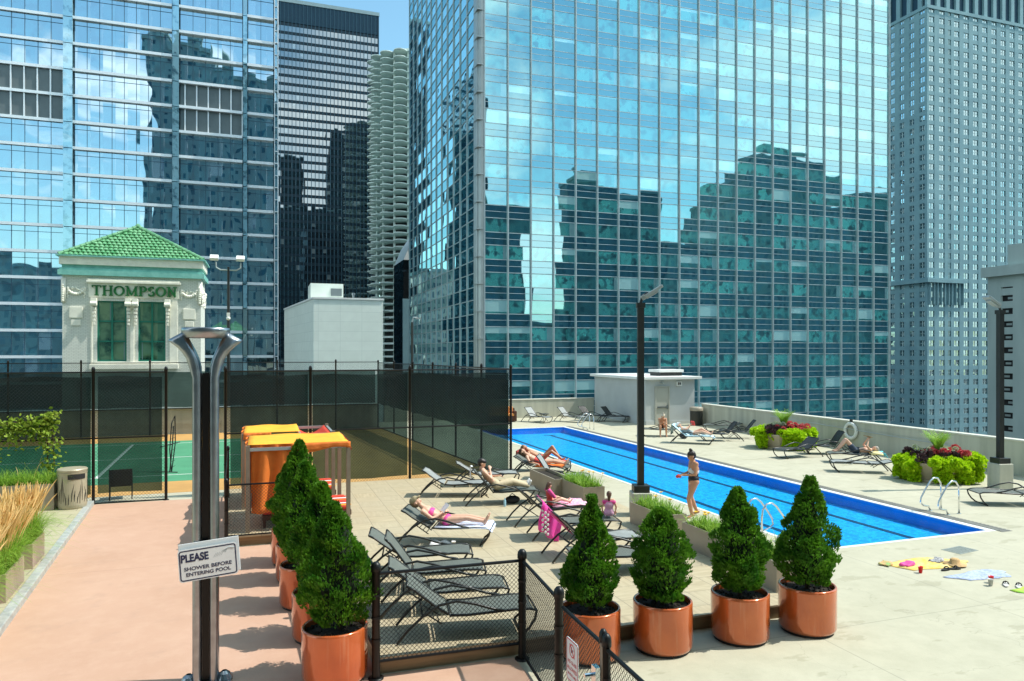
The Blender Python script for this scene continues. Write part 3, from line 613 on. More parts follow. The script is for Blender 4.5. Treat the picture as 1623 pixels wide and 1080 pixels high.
# ---- city behind the viewer, seen in the glass
def gridmat(name,wall_,win,w_,h_,ms):
    k=NT(name); s=k.n('SeparateXYZ'); k.l(k.pos(),s.inputs[0]); cb=k.n('CombineXYZ'); k.l(k.math('ADD',s.outputs[0],s.outputs[1]),cb.inputs[0]); k.l(s.outputs[2],cb.inputs[1])
    b=k.n('TexBrick'); b.offset=0; b.inputs['Scale'].default_value=1; b.inputs['Brick Width'].default_value=w_; b.inputs['Row Height'].default_value=h_; b.inputs['Mortar Size'].default_value=ms
    b.inputs['Color1'].default_value=(*win,1); b.inputs['Color2'].default_value=(*[c*1.8 for c in win],1); b.inputs['Mortar'].default_value=(*wall_,1); k.l(cb.outputs[0],b.inputs['Vector']); k.l(b.outputs[0],k.p.inputs['Base Color']); k.p.inputs['Roughness'].default_value=.6; return k.m
gh=gridmat('hotel_facade_windows',(.19,.27,.28),(.01,.05,.08),3.1,3.6,1.1); gc=gridmat('dark_facade_windows',(.03,.05,.05),(.008,.012,.016),2.6,3.4,.7); ga=gridmat('stone_facade_windows',(.26,.36,.35),(.12,.2,.22),3.2,3.6,.75); gb=gridmat('brick_facade_windows',(.12,.2,.21),(.06,.12,.14),3.1,3.6,.85)
def block(label,bs,m_,x,y):
    r=thing('city_block',label,'building',(x,y,-55),0,'city blocks behind the terrace, seen reflected')
    m=MB(); c=MB()
    for a,b,z in bs:
        m.box((a[0]-x,a[1]-y,0),(b[0]-x,b[1]-y,z+55)); c.box((a[0]-x-.4,a[1]-y-.4,z+55),(b[0]-x+.4,b[1]-y+.4,z+56.2))
    m.build('wall',m_,r); c.build('cornice',ga,r)
block('hotel tower behind the terrace whose dark reflection fills the blue glass tower',[((-32.5,-40),(-28,-3.7),100),((-28,-40),(-14,-3.7),97),((-14,-40),(6.,-3.7),91),((-24,-30),(-18,-12),103)],gh,-10,-20)
block('dark block reflected at the left end of the turquoise tower',[((76,-110),(97,-70),61)],gb,86,-90)
block('low block reflected in the lit gap of the turquoise tower',[((97,-110),(115,-72),18)],ga,106,-90)
block('block with stepped roof reflected beside the lit gap of the turquoise tower',[((115,-77),(131,-70),72),((131,-80),(156,-70.5),68),((118,-76.5),(124,-71),76)],gb,135,-90)
block('wide flat block reflected low in the middle of the turquoise tower',[((156,-110),(196,-70),49),((160,-100),(172,-80),53)],ga,176,-90)
block('tall stepped tower reflected right of centre in the turquoise tower',[((196,-115),(262,-70),72),((204,-110),(254,-74),83),((214,-106),(246,-78),93),((222,-100),(238,-82),97)],ga,230,-90)
block('broad block reflected at the right end of the turquoise tower',[((262,-115),(330,-70),74),((280,-110),(310,-80),79)],gb,296,-90)
block('pale tower reflected in the side of the turquoise tower',[((-70,290),(-25,320),50),((-25,295),(-8,330),38),((-52,300),(-38,318),72)],gridmat('pale_facade_windows',(.5,.52,.46),(.08,.12,.14),3.,3.4,.8),-50,300)
block('low city block reflected at the bottom left of the blue glass tower',[((-130,-70),(-62,-40),34),((-62,-66),(-44,-42),18)],ga,-90,-55)
block('cluster of far skyscrapers whose dark reflection fills the lower dark tower',[((10,-340),(148,-300),190),((23,-338),(51,-302),256),((84,-338),(123,-302),295),((123,-336),(147,-304),312)],gc,80,-320)
# ================================================================= tiled penthouse with green letters
TX0,TX1,TY,TB=-10.9,-3.5,48.,8.
r=thing('penthouse','white glazed brick rooftop penthouse with a green tiled hip roof and green lettering','building',(TX0,TY,-3)); B=(TX0,TY,-3)
def ofs(a): return (a[0]-B[0],a[1]-B[1],a[2]-B[2])
TY1=TY+3.3
WX=[(-9.13,-7.57),(-6.96,-5.46)]; WZ0,WZ1=3.66,7.24
m=MB()
m.box(ofs((TX0,TY,-10)),ofs((TX1,TY1,WZ0))); m.box(ofs((TX0,TY,WZ1)),ofs((TX1,TY1,9.)))
m.box(ofs((TX0,TY,WZ0)),ofs((WX[0][0],TY1,WZ1))); m.box(ofs((WX[0][1],TY,WZ0)),ofs((WX[1][0],TY1,WZ1))); m.box(ofs((WX[1][1],TY,WZ0)),ofs((TX1,TY1,WZ1)))
m.box(ofs((TX0+1,TY+.45,WZ0)),ofs((TX1-1,TY1-.6,WZ1)))
m.build('wall',M['brick'],r)
m=MB()
m.box(ofs((TX0+1.35,TY-.07,7.42)),ofs((TX1-1.2,TY,8.28)))
m.box(ofs((TX0+1.25,TY-.22,8.28)),ofs((TX1-1.1,TY,8.42))); m.box(ofs((TX0+1.32,TY-.15,8.42)),ofs((TX1-1.17,TY,8.52)))
m.box(ofs((TX0+1.45,TY-.05,3.3)),ofs((WX[0][0]-.22,TY,7.42))); m.box(ofs((WX[1][1]+.22,TY-.05,3.3)),ofs((TX1-1.3,TY,7.42)))
m.box(ofs((WX[0][1]+.2,TY-.09,3.3)),ofs((WX[1][0]-.2,TY,7.42)))
m.box(ofs((TX0+1.4,TY-.2,3.2)),ofs((TX1-1.25,TY,3.5)))
m.box(ofs((WX[0][0]-.15,TY-.14,3.5)),ofs((WX[1][1]+.15,TY,3.62)))
bevel(m.build('stone_surround',M['cream_trim'],r),.02)
for x in (WX[0][0]-.12,WX[0][1]+.12,WX[1][0]-.12,WX[1][1]+.12):
    m=MB()
    m.box(ofs((x-.16,TY-.34,6.95)),ofs((x+.16,TY-.05,7.38))); m.tube([ofs((x-.17,TY-.3,7.05)),ofs((x+.17,TY-.3,7.05))],.14,10)
    for j in range(5): m.cbox(ofs((x,TY-.14,6.75-j*.22)),(.2-.02*j,.2-.03*j,.16))
    bevel(m.build('scroll_bracket',M['cream_trim'],r),.02)
gw=glass('green_window_glass',(.5,.8,.7),(.24,.36,.2),(.07,.22,.13),(.8,100,1.2),(-9.13,0,3.66),.22,.03,.6,.0)
for a,b in WX:
    m=MB(); m.box(ofs((a,TY+.2,WZ0)),ofs((b,TY+.24,WZ1))); wd=m.build('window',gw,r)
    m=MB(); mid=(a+b)/2
    for x in (a+.04,mid,b-.04): m.box(ofs((x-.05,TY+.1,WZ0)),ofs((x+.05,TY+.2,WZ1)))
    for z in (WZ0+.04,WZ0+1.19,WZ0+2.38,WZ1-.04): m.box(ofs((a,TY+.12,z-.045)),ofs((b,TY+.2,z+.045)))
    m.build('window_frame',M['win_green'],wd)
for x in (TX0+.7,TX1-.65):   # carved swags and tablets each side
    m=MB()
    for j in range(23):
        t=j/22*2-1; m.ball(ofs((x+t*.4,TY-.03,7.82-.22*(1-t*t))),.055+.02*(j%3),8,6)
    for sx_ in (-.42,.42):
        for j in range(7): m.ball(ofs((x+sx_+random.uniform(-.03,.03),TY-.02,7.95-j*.09)),.085-.007*j,8,6)
    for j in range(16): m.ball(ofs((x+random.uniform(-.38,.38),TY-.02,7.86+random.uniform(-.06,.12))),random.uniform(.04,.07),8,6)
    m.build('swag',M['cream_trim'],r,True)
    m=MB(); m.box(ofs((x-.34,TY-.07,6.2)),ofs((x+.34,TY,6.85))); m.box(ofs((x-.25,TY-.06,5.75)),ofs((x+.25,TY,6.1))); bevel(m.build('stone_tablet',M['cream_trim'],r),.02)
for y in (TY+.6,TY+1.7,TY+2.8):
    m=MB()
    for j in range(12): m.ball(ofs((TX1+.02,y+random.uniform(-.3,.3),7.95-j*.08)),.13-.006*j,8,6)
    m.build('swag',M['cream_trim'],r,True)
for x0_,a in ((TX0-.02,0),(TX1-.12,0)):
    m=MB(); m.box(ofs((x0_-.03,TY-.08,7.1)),ofs((x0_+.2,TY+.1,8.5))); 
    for j in range(8): m.ball(ofs((x0_+.06,TY-.06,7.2+j*.13)),.075,8,6)
    m.build('corner_ornament',M['cream_trim'],r,True)
def ring(z0,z1,o_,mt,name):
    m=MB(); m.box(ofs((TX0-o_,TY-o_,z0)),ofs((TX1+o_,TY1+o_,z1))); return m.build(name,mt,r)
ring(9.0,9.12,.12,M['verdigris'],'cornice'); ring(8.7,9.0,.2,M['verdigris'],'cornice'); ring(9.12,9.32,.02,M['verdigris'],'frieze'); ring(9.32,9.78,.14,M['cream_trim'],'fascia'); rf_=ring(9.78,9.86,.28,M['verdigris'],'roof_soffit')
# barrel tiles, slope by slope
ov=.16; ex0,ex1,ey0,ey1=TX0-ov,TX1+ov,TY-ov,TY1+ov; cxr,cyr=(ex0+ex1)/2,(ey0+ey1)/2; ez,az=9.84,11.9
tile=MB()
def slope(A,Bp,C):
    A,Bp,C=Vector(A),Vector(Bp),Vector(C); u=(Bp-A).normalized(); base=(Bp-A).length; foot=A+u*((C-A).dot(u)); v=(C-foot); hl=v.length; v.normalize(); n=u.cross(v).normalized()
    if n.z<0: n=-n
    tile.add([A-B3,Bp-B3,C-B3],[(0,1,2)])
    tw,th=.25,.25; rows=int(hl/th)+1
    for j in range(rows):
        s0=j*th; s1=min(hl,s0+th*1.12); 
        if s0>=hl-.1: break
        a0=(C-A).dot(u)*(s0+th*.5)/hl; b0=base-(base-(C-A).dot(u))*(s0+th*.5)/hl
        nn=int((b0-a0)/tw)
        if nn<1: continue
        st=a0+((b0-a0)-nn*tw)/2
        for i in range(nn):
            x=st+(i+.5)*tw; vs=[]
            jit=random.uniform(-.008,.008)
            for (ss,hh,ww) in ((s0,.065,.125),(s1,.02,.1)):
                for q in range(5):
                    an=math.pi*q/4; vs.append(A+u*(x-math.cos(an)*ww)+v*ss+n*(hh*1.0*math.sin(an)*1.4+hh*.5+jit)-B3)
            tile.add(vs,[(q,q+1,q+6,q+5) for q in range(4)]+[(0,4,3,2,1)])
B3=Vector(B); ap=(cxr,cyr,az)
slope((ex0,ey0,ez),(ex1,ey0,ez),ap); slope((ex1,ey0,ez),(ex1,ey1,ez),ap); slope((ex1,ey1,ez),(ex0,ey1,ez),ap); slope((ex0,ey1,ez),(ex0,ey0,ez),ap)
for c in ((ex0,ey0),(ex1,ey0),(ex1,ey1),(ex0,ey1)):
    a=Vector((c[0],c[1],ez+.05)); b=Vector(ap)+Vector((0,0,.08))
    for j in range(15): tile.tube([a.lerp(b,j/15)-B3,a.lerp(b,(j+1.1)/15)-B3],[.12,.09],8)
tile.ball(ofs((cxr,cyr,az+.1)),.16,8,6)
tile.build('roof',M['roof_green'],r)
def serif_word(word,h,wd,gap,x0,yf,z0):
    m=MB(); x=x0; n=[0]
    def quad(p,q,w1,w2=None):
        w2=w2 or w1; d=Vector((q[0]-p[0],0,q[1]-p[1])).normalized(); nn=Vector((-d.z,0,d.x)); n[0]+=1; y=yf-.0008*n[0]
        a=Vector((p[0],0,p[1])); b=Vector((q[0],0,q[1])); f=[a+nn*w1/2,a-nn*w1/2,b-nn*w2/2,b+nn*w2/2]
        m.add([(v.x,y,v.z) for v in f]+[(v.x,yf+.1,v.z) for v in f],[(0,1,2,3),(7,6,5,4),(0,4,5,1),(1,5,6,2),(2,6,7,3),(3,7,4,0)])
    T,t=h*.19,h*.085
    def V_(xx,za=0,zb=1,w_=T): quad((xx,z0+za*h),(xx,z0+zb*h),w_)
    def S_(xx,zz,l_=None): l_=l_ or h*.36; quad((xx-l_/2,z0+zz*h),(xx+l_/2,z0+zz*h),t)
    def arc(cx_,cz_,rx,rz,a0,a1,k=18,thin=.5):
        P=[(cx_+rx*math.cos(R(a0+(a1-a0)*i/k)),cz_+rz*math.sin(R(a0+(a1-a0)*i/k)),R(a0+(a1-a0)*i/k)) for i in range(k+1)]
        for i in range(k): w_=T*(thin+(1-thin)*abs(math.cos((P[i][2]+P[i+1][2])/2))); quad(P[i][:2],P[i+1][:2],w_*1.02)
    for ch in word:
        W=wd*{'T':.92,'H':1.08,'O':1.05,'M':1.25,'P':.85,'S':.72,'N':1.08}[ch]; e=.045
        if ch=='T': V_(x+W/2); quad((x,z0+h*.955),(x+W,z0+h*.955),t*1.1); S_(x+W/2,e); quad((x+t/2,z0+h*.78),(x+t/2,z0+h*.98),t,t*1.3); quad((x+W-t/2,z0+h*.78),(x+W-t/2,z0+h*.98),t,t*1.3)
        if ch=='H':
            for q in (.2,.8): V_(x+W*q); S_(x+W*q,e); S_(x+W*q,1-e)
            quad((x+W*.2,z0+h*.52),(x+W*.8,z0+h*.52),t*1.1)
        if ch=='O': arc(x+W/2,z0+h/2,W*.42,h*.44,0,360,26)
        if ch=='P': V_(x+W*.25); S_(x+W*.25,e); quad((x+W*.05,z0+h*(1-e)),(x+W*.55,z0+h*(1-e)),t); arc(x+W*.52,z0+h*.72,W*.34,h*.235,-90,90,12); quad((x+W*.25,z0+h*.485),(x+W*.55,z0+h*.485),t)
        if ch=='N': V_(x+W*.2,w_=T*.6); V_(x+W*.8,w_=T*.6); quad((x+W*.17,z0+h*.97),(x+W*.82,z0),T); S_(x+W*.2,e); S_(x+W*.16,1-e); S_(x+W*.8,1-e)
        if ch=='M': V_(x+W*.16,w_=T*.6); V_(x+W*.84); quad((x+W*.15,z0+h*.98),(x+W*.5,z0+h*.06),T*.95); quad((x+W*.5,z0+h*.06),(x+W*.84,z0+h*.98),T*.5); S_(x+W*.16,e); S_(x+W*.84,e); S_(x+W*.12,1-e,h*.28); S_(x+W*.88,1-e,h*.28)
        if ch=='S': arc(x+W*.5,z0+h*.73,W*.33,h*.21,35,250,14); arc(x+W*.5,z0+h*.27,W*.36,h*.22,70,-145,14); quad((x+W*.8,z0+h*.76),(x+W*.8,z0+h*.98),t); quad((x+W*.14,z0+h*.04),(x+W*.14,z0+h*.26),t)
        x+=W+gap
    return m
serif_word('THOMPSON',.6,.53,.045,-9.37-B[0],TY-.13-B[1],7.54-B[2]).build('lettering',M['letter'],r)
# ================================================================= fences
def fence(name,label,p0,p1,zb,h,posts,pitch=.09,wr=.003,pr=.04,rr=.022,rails=(1.,),screen=None,group=None,cat='fence',bottom=True,mesh_top=None):
    p0,p1=Vector((*p0,0)),Vector((*p1,0)); Ln=(p1-p0).length; u=(p1-p0)/Ln; r=thing(name,label,cat,p0,math.atan2(u.y,u.x),group)
    w=MB(); H=h-.03
    def wire(s0,z0,s1,z1,dy): 
        d=Vector((s1-s0,0,z1-z0)); 
        if d.length<.02: return
        d.normalize(); n=Vector((-d.z,0,d.x))*wr; k=Vector((0,1,0))*wr; a=Vector((s0,dy,z0)); b=Vector((s1,dy,z1))
        w.add([a+n,a-n*.5+k*.87,a-n*.5-k*.87,b+n,b-n*.5+k*.87,b-n*.5-k*.87],[(0,1,4,3),(1,2,5,4),(2,0,3,5)])
    i=-int(H/pitch)-1
    while i*pitch<Ln+H:
        s=i*pitch
        a=max(0,s); b=min(Ln,s+H)
        if b>a: wire(a,zb+a-s,b,zb+b-s,wr); wire(a,zb+H-(a-s),b,zb+H-(b-s),-wr)
        i+=1
    w.build('chain_link',M['wire'],r)
    for f in rails:
        m=MB(); m.tube([(0,0,zb+h*f),(Ln,0,zb+h*f)],rr,8); m.build('rail',M['black'],r)
    if bottom: m=MB(); m.tube([(0,0,zb+.02),(Ln,0,zb+.02)],rr*.9,8); m.build('rail',M['black'],r)
    for s in posts:
        m=MB(); m.lathe([(pr,0),(pr,zb+h+.03),(pr*1.25,zb+h+.03),(pr*1.25,zb+h+.08),(pr*1.1,zb+h+.12),(pr*.6,zb+h+.15),(.002,zb+h+.155)],14,(s,0,0))
        for z in (.25,.5,.75): m.lathe([(pr*1.12,zb+h*z),(pr*1.12,zb+h*z+.03)],14,(s,0,0))
        m.lathe([(pr*1.9,0),(pr*1.9,.02),(pr,.02)],14,(s,0,0))
        m.build('post',M['black'],r,True)
    if screen:
        for a,b,z0,z1 in screen:
            m=MB(); n=max(2,int((b-a)/.5)); vs=[]
            for k in range(n+1):
                s=a+(b-a)*k/n; sag=.02*math.sin(k*1.7)
                for z in (z0,(z0+z1)/2,z1): vs.append((s,.05+.02*math.sin(s*2.3+z)+.0,z+(sag if z!=(z0+z1)/2 else 0)))
            fs=[]
            for k in range(n):
                for q in range(2): fs.append((k*3+q,(k+1)*3+q,(k+1)*3+q+1,k*3+q+1))
            m.add(vs,fs); m.build('windscreen',M['screen'],r,True)
    return r
YN=22.42
fence('chain_link_fence','tall black chain link fence with dark windscreen left of the court gate opening',(-14,YN),(-2.5,YN),.0,3.62,[.2,3.2,6.3,9.65,11.46],rails=(1.,.5),screen=[(.1,9.58,.28,3.5),(9.75,11.35,.28,3.5)])
fence('chain_link_fence','tall black chain link fence with dark windscreen behind the orange cabanas',(-1.,YN),(7.82,YN+.12),.0,3.62,[.02,2.4,5.43,8.82],rails=(1.,.5),screen=[(.15,2.33,.28,3.5),(2.47,5.36,.28,3.5),(5.5,8.75,.28,3.5)])
fence('chain_link_fence','tall windscreened fence along the right side of the tennis court',(7.85,YN+.2),(6.15,40.4),.0,3.62,[2.6,5.3,8.2,11.2,14.5,17.8],rails=(1.,.5),screen=[(.1,17.8,1.35,3.25)])
fence('chain_link_fence','tall chain link fence on the low wall at the back of the tennis court',(-24,40.3),(6.1,40.3),.0,3.66,[i*3.05+.4 for i in range(10)],rails=(1.,.36),screen=[(.1,30,1.4,3.2)],bottom=False)
fence('low_fence','short low fence piece with one top rail in front of the orange cabanas',(-.72,16.42),(1.05,16.42),.24,1.1,[.02],.07,.0028,.04,.02)
fence('low_fence','low fence running up beside the cabanas from the path corner to the court',(-.72,16.5),(-.9,22.3),.24,1.1,[5.7],.07,.0028,.035,.02)
fence('low_fence','low black chain link fence behind the row of orange pots on the left',(1.42,9.25),(1.08,16.35),.24,1.1,[2.3,4.7,7.05],.07,.0028,.035,.02)
fence('low_fence','low black chain link fence panel in front of the dark empty loungers',(1.38,9.22),(3.34,9.16),.2,1.14,[0,1.96],.06,.0036,.052,.022)
fence('low_fence','narrow low fence panel slanting from the corner post towards the sign',(3.34,9.1),(3.2,7.55),.06,1.28,[1.55],.06,.0036,.05,.022)
g=fence('gate','low chain link gate carrying the white and red sign, with latch hardware','',0,0,[]) if 0 else fence('fence_gate','low chain link gate carrying the white and red prohibition sign',(3.19,7.42),(3.16,6.35),.08,1.22,[1.07],.06,.003,.035,.022,cat='gate')
m=MB(); m.cbox((1.07,-.08,.95),(.1,.05,.3)); m.tube([(1.07,-.1,1.02),(1.07,-.2,1.02)],.022,8); m.tube([(1.07,-.1,.85),(1.07,-.16,.85),(.9,-.18,.82)],.016,8); m.ball((1.07,-.14,.9),.035); m.build('latch',M['chrome'],g)
m=MB(); m.cbox((1.12,0,1.15),(.05,.09,.36)); m.tube([(1.15,0,1.0),(1.15,0,1.42)],.018,8); m.build('lock_plate',M['wood_post'],g)
fence('low_fence','low fence running out of the bottom of the picture beyond the latched gate',(3.16,6.28),(3.05,2.5),.08,1.2,[.0,2.4],.06,.003,.04,.022)
def rrect(mb,w_,h_,rad,y0,y1,n=5):
    pts=[]
    for cx_,cz_,a0 in ((w_/2-rad,h_/2-rad,0),(-w_/2+rad,h_/2-rad,90),(-w_/2+rad,-h_/2+rad,180),(w_/2-rad,-h_/2+rad,270)):
        for i in range(n+1): a=R(a0+90*i/n); pts.append((cx_+rad*math.cos(a),cz_+rad*math.sin(a)))
    k=len(pts); mb.add([(p[0],y0,p[1]) for p in pts]+[(p[0],y1,p[1]) for p in pts],[tuple(range(k)),tuple(range(k,2*k))[::-1]]+[(i,k+i,k+(i+1)%k,(i+1)%k) for i in range(k)])
def rframe(mb,w_,h_,rad,t,y0,y1,n=5):
    o=[];i_=[]
    for (W,H,rr,arr) in ((w_,h_,rad,o),(w_-2*t,h_-2*t,max(.005,rad-t),i_)):
        for cx_,cz_,a0 in ((W/2-rr,H/2-rr,0),(-W/2+rr,H/2-rr,90),(-W/2+rr,-H/2+rr,180),(W/2-rr,-H/2+rr,270)):
            for q in range(n+1): a=R(a0+90*q/n); arr.append((cx_+rr*math.cos(a),cz_+rr*math.sin(a)))
    k=len(o); mb.add([(p[0],y0,p[1]) for p in o]+[(p[0],y0,p[1]) for p in i_],[(i,(i+1)%k,k+(i+1)%k,k+i) for i in range(k)])
# no glass sign (hangs on the gate, faces -X)
r=thing('sign','small white sign with red border and crossed out bottle hanging on the gate','sign',(3.13,7.02,.86),R(-90))
m=MB(); rrect(m,.3,.46,.03,-.004,.004); m.build('sign_panel',M['sign_white'],r)
m=MB(); rframe(m,.284,.444,.024,.01,-.0052,0)
n=28; ro,ri=.072,.058
vs=[(q*math.cos(2*math.pi*i/n),-.0053,.115+q*math.sin(2*math.pi*i/n)) for q in (ro,ri) for i in range(n)]; m.add(vs,[(i,(i+1)%n,n+(i+1)%n,n+i) for i in range(n)])
a=Vector((.7,0,-.7)); b=Vector((.7,0,.7)); c0=Vector((0,-.0056,.115)); m.add([c0-a*.088+b*.008,c0+a*.088+b*.008,c0+a*.088-b*.008,c0-a*.088-b*.008],[(0,3,2,1)]); m.build('red_border',M['sign_red'],r)
for s_,z,sz in (('NO GLASS',-.015,.052),('ALLOWED',-.085,.056),('IN POOL AREA',-.15,.036)): text('lettering',s_,sz,M['sign_red'],Matrix.Translation((0,-.0055,z))@FRONT,r,.0004,.0006,.92)
m=MB(); m.add([(-.03,-.0050,.09),(-.004,-.0050,.09),(-.004,-.0050,.13),(-.012,-.0050,.155),(-.022,-.0050,.155),(-.03,-.0050,.13),(.008,-.0050,.135),(.032,-.0050,.135),(.02,-.0050,.105),(.03,-.0050,.078),(.01,-.0050,.078)],[(0,1,2,3,4,5),(6,8,7),(8,10,9)]); m.build('bottle_mark',M['sign_ink'],r)
# ================================================================= sculptural steel post with the pool sign
r=thing('steel_post','tall twin stainless steel post flaring out at the top under a ring lamp','lamp post',(-.66,9.85,0),-YAW*.15)
for sgn in (-1,1):
    m=MB(); rings=[]
    for z in (0,1.3,2.6,3.84):
        rings.append([(sgn*(.1+.056*math.copysign(abs(math.cos(2*math.pi*k/20))**.7,math.cos(2*math.pi*k/20))),.095*math.copysign(abs(math.sin(2*math.pi*k/20))**.8,math.sin(2*math.pi*k/20)),z) for k in range(20)])
    # flared wing: inner and outer edge curves with a thickness that thins to the tip
    for xi,zi,xo,zo,ty in ((.05,3.98,.195,3.98,.095),(.075,4.08,.225,4.08,.1),(.12,4.19,.28,4.17,.105),(.165,4.28,.345,4.235,.1),(.205,4.36,.41,4.285,.08),(.235,4.43,.44,4.31,.045)):
        cx_,cz_,hx_,hz_=(xi+xo)/2,(zi+zo)/2,(xo-xi)/2,(zo-zi)/2; g=[]
        for k in range(20):
            c_=math.copysign(abs(math.cos(2*math.pi*k/20))**.7,math.cos(2*math.pi*k/20)); s__=math.copysign(abs(math.sin(2*math.pi*k/20))**.8,math.sin(2*math.pi*k/20)); g.append((sgn*(cx_+hx_*c_),ty*s__,cz_+hz_*c_))
        rings.append(g)
    vs=[q for g_ in rings for q in g_]; m.add(vs,[(i*20+k,i*20+(k+1)%20,(i+1)*20+(k+1)%20,(i+1)*20+k) for i in range(len(rings)-1) for k in range(20)]+[tuple((len(rings)-1)*20+k for k in range(20))])
    m.build('shaft',M['steel'],r,True)
m=MB(); m.box((-.04,-.03,0),(.04,.03,3.9)); m.build('centre_channel',M['black'],r)
m=MB(); n=40; prof=[(.9,4.34),(1.,4.345),(1.06,4.44),(1.04,4.465),(.97,4.47),(.9,4.44),(.9,4.34)]; vs=[(q*.27*math.cos(2*math.pi*k/n),q*.2*math.sin(2*math.pi*k/n),z) for q,z in prof for k in range(n)]
m.add(vs,[(i*n+k,i*n+(k+1)%n,(i+1)*n+(k+1)%n,(i+1)*n+k) for i in range(6) for k in range(n)]); m.build('lamp_ring',M['steel'],r,True)
m=MB(); m.add([(.25*math.cos(2*math.pi*k/n),.18*math.sin(2*math.pi*k/n),z) for z in (4.36,4.39) for k in range(n)],[tuple(range(n))[::-1],tuple(range(n,2*n))]+[(k,(k+1)%n,n+(k+1)%n,n+k) for k in range(n)]); m.build('lamp_disc',M['wood_post'],r)
m=MB()
for s_ in (-.2,.22): m.lathe([(.1,0),(.1,.03),(.07,.09),(.03,.12)],16,(s_,0.0,0))
m.box((-.3,-.14,0),(.3,.14,.025)); m.build('base_plate',M['steel'],r)
r=thing('sign','white rectangular sign in navy lettering fixed to the twin steel post','sign',(-.62,9.69,1.55),-YAW*.1)
r.rotation_euler=(0,R(-4),R(4))
m=MB(); rrect(m,.68,.40,.04,-.004,.004); m.build('sign_panel',M['sign_white'],r)
m=MB(); rframe(m,.655,.375,.034,.014,-.0055,0); m.build('sign_border',M['sign_ink'],r)
text('lettering','PLEASE',.13,M['sign_ink'],Matrix.Translation((-.31,-.0056,.085))@FRONT,r,.0005,.005,.78,'LEFT')
text('lettering','SHOWER BEFORE',.062,M['sign_ink'],Matrix.Translation((-.005,-.0056,-.045))@FRONT,r,.0005,.0012,1.12)
text('lettering','ENTERING POOL',.062,M['sign_ink'],Matrix.Translation((-.005,-.0056,-.115))@FRONT,r,.0005,.0012,1.08)
m=MB(); 
for i in range(5): m.add([(.06+i*.022,-.0052,.05-.0+i*.004),(.068+i*.022,-.0052,.05+i*.004),(.10+i*.022,-.0052,.10+i*.004),(.092+i*.022,-.0052,.10+i*.004)],[(0,1,2,3)])
m.build('shower_mark',M['sign_greyish'],r)
m=MB(); m.add([(.16,-.0053,.12),(.23,-.0053,.135),(.205,-.0053,.09)],[(0,2,1)]); m.tube([(.2,-.0053,.13),(.25,-.0053,.15),(.31,-.0053,.14)],.005,6); m.build('shower_mark',M['sign_greyish'],r)
m=MB(); m.box((-.33,.05,-.18),(.37,.06,.26)); bevel(m.build('back_plate',M['sign_white'],r),.02)
# ================================================================= lamp posts
def lamp(label,x,y,h,rz):
    r=thing('lamp_post',label,'lamp post',(x,y,0),rz,'square lamp posts on concrete footings')
    m=MB(); m.box((-.24,-.24,0),(.24,.24,.78)); bevel(m.build('footing',M['concrete_wall'],r),.02)
    m=MB(); m.box((-.19,-.19,.78),(.19,.19,.95)); bevel(m.build('base_cover',M['metal_dark'],r),.01)
    m=MB(); m.box((-.075,-.075,.95),(.075,.075,h)); m.build('pole',M['metal_dark'],r)
    m=MB(); m.box((-.1,-.1,h),(.1,.1,h+.12)); m.tube([(0,0,h+.12),(.05,0,h+.3),(.18,0,h+.36)],.035,8); m.build('arm',M['metal_dark'],r)
    T=Matrix.Translation((.3,0,h+.4))@Matrix.Rotation(R(-32),4,'Y'); m=MB(); m.cbox((0,0,0),(.5,.28,.07),T); m.cbox((-.05,0,-.05),(.3,.2,.06),T); m.cbox((-.28,0,0),(.1,.12,.12),T); bevel(m.build('lamp_head',M['metal_pale'],r),.01)
lamp('square bronze lamp post on a concrete footing between the loungers and the pool',8.72,15.5,5.25,R(-19)); 
lamp('square bronze lamp post on a concrete footing against the right parapet wall',21.4,15.9,5.35,R(170))
r=thing('floodlight_pole','tall dark pole with two square floodlights behind the twin steel post','lamp post',(-1.65,41.2,0)); m=MB(); m.lathe([(.09,0),(.08,5.6),(.06,8.75),(.002,8.76)],12); m.build('pole',M['metal_dark'],r)
m=MB(); m.tube([(-.62,0,9.0),(-.6,0,8.7),(-.4,0,8.58),(.4,0,8.58),(.6,0,8.7),(.62,0,9.0)],.04,8); m.build('cross_arm',M['metal_pale'],r)
for s_ in (-.7,.6):
    T=Matrix.Translation((s_,-.12,9.2))@Matrix.Rotation(R(28),4,'X'); m=MB(); m.cbox((0,0,0),(.42,.5,.16),T); bevel(m.build('floodlight',M['white'],r),.02)
m=MB(); m.cbox((0,-.12,6.2),(.16,.16,.2)); m.ball((0,-.14,6.0),.11); m.build('camera_dome',M['white'],r)
r=thing('light_pole','slim weathered pole with a lamp at the corner behind the court fence','lamp post',(9.4,47,-2)); m=MB(); m.lathe([(.1,0),(.08,8.2),(.002,8.21)],10); m.build('pole',M['metal_dark'],r); m=MB(); m.tube([(0,0,8.2),(.1,0,8.5),(.35,0,8.5)],.05,8); m.cbox((.4,0,8.45),(.35,.2,.1)); m.build('lamp_head',M['metal_pale'],r)
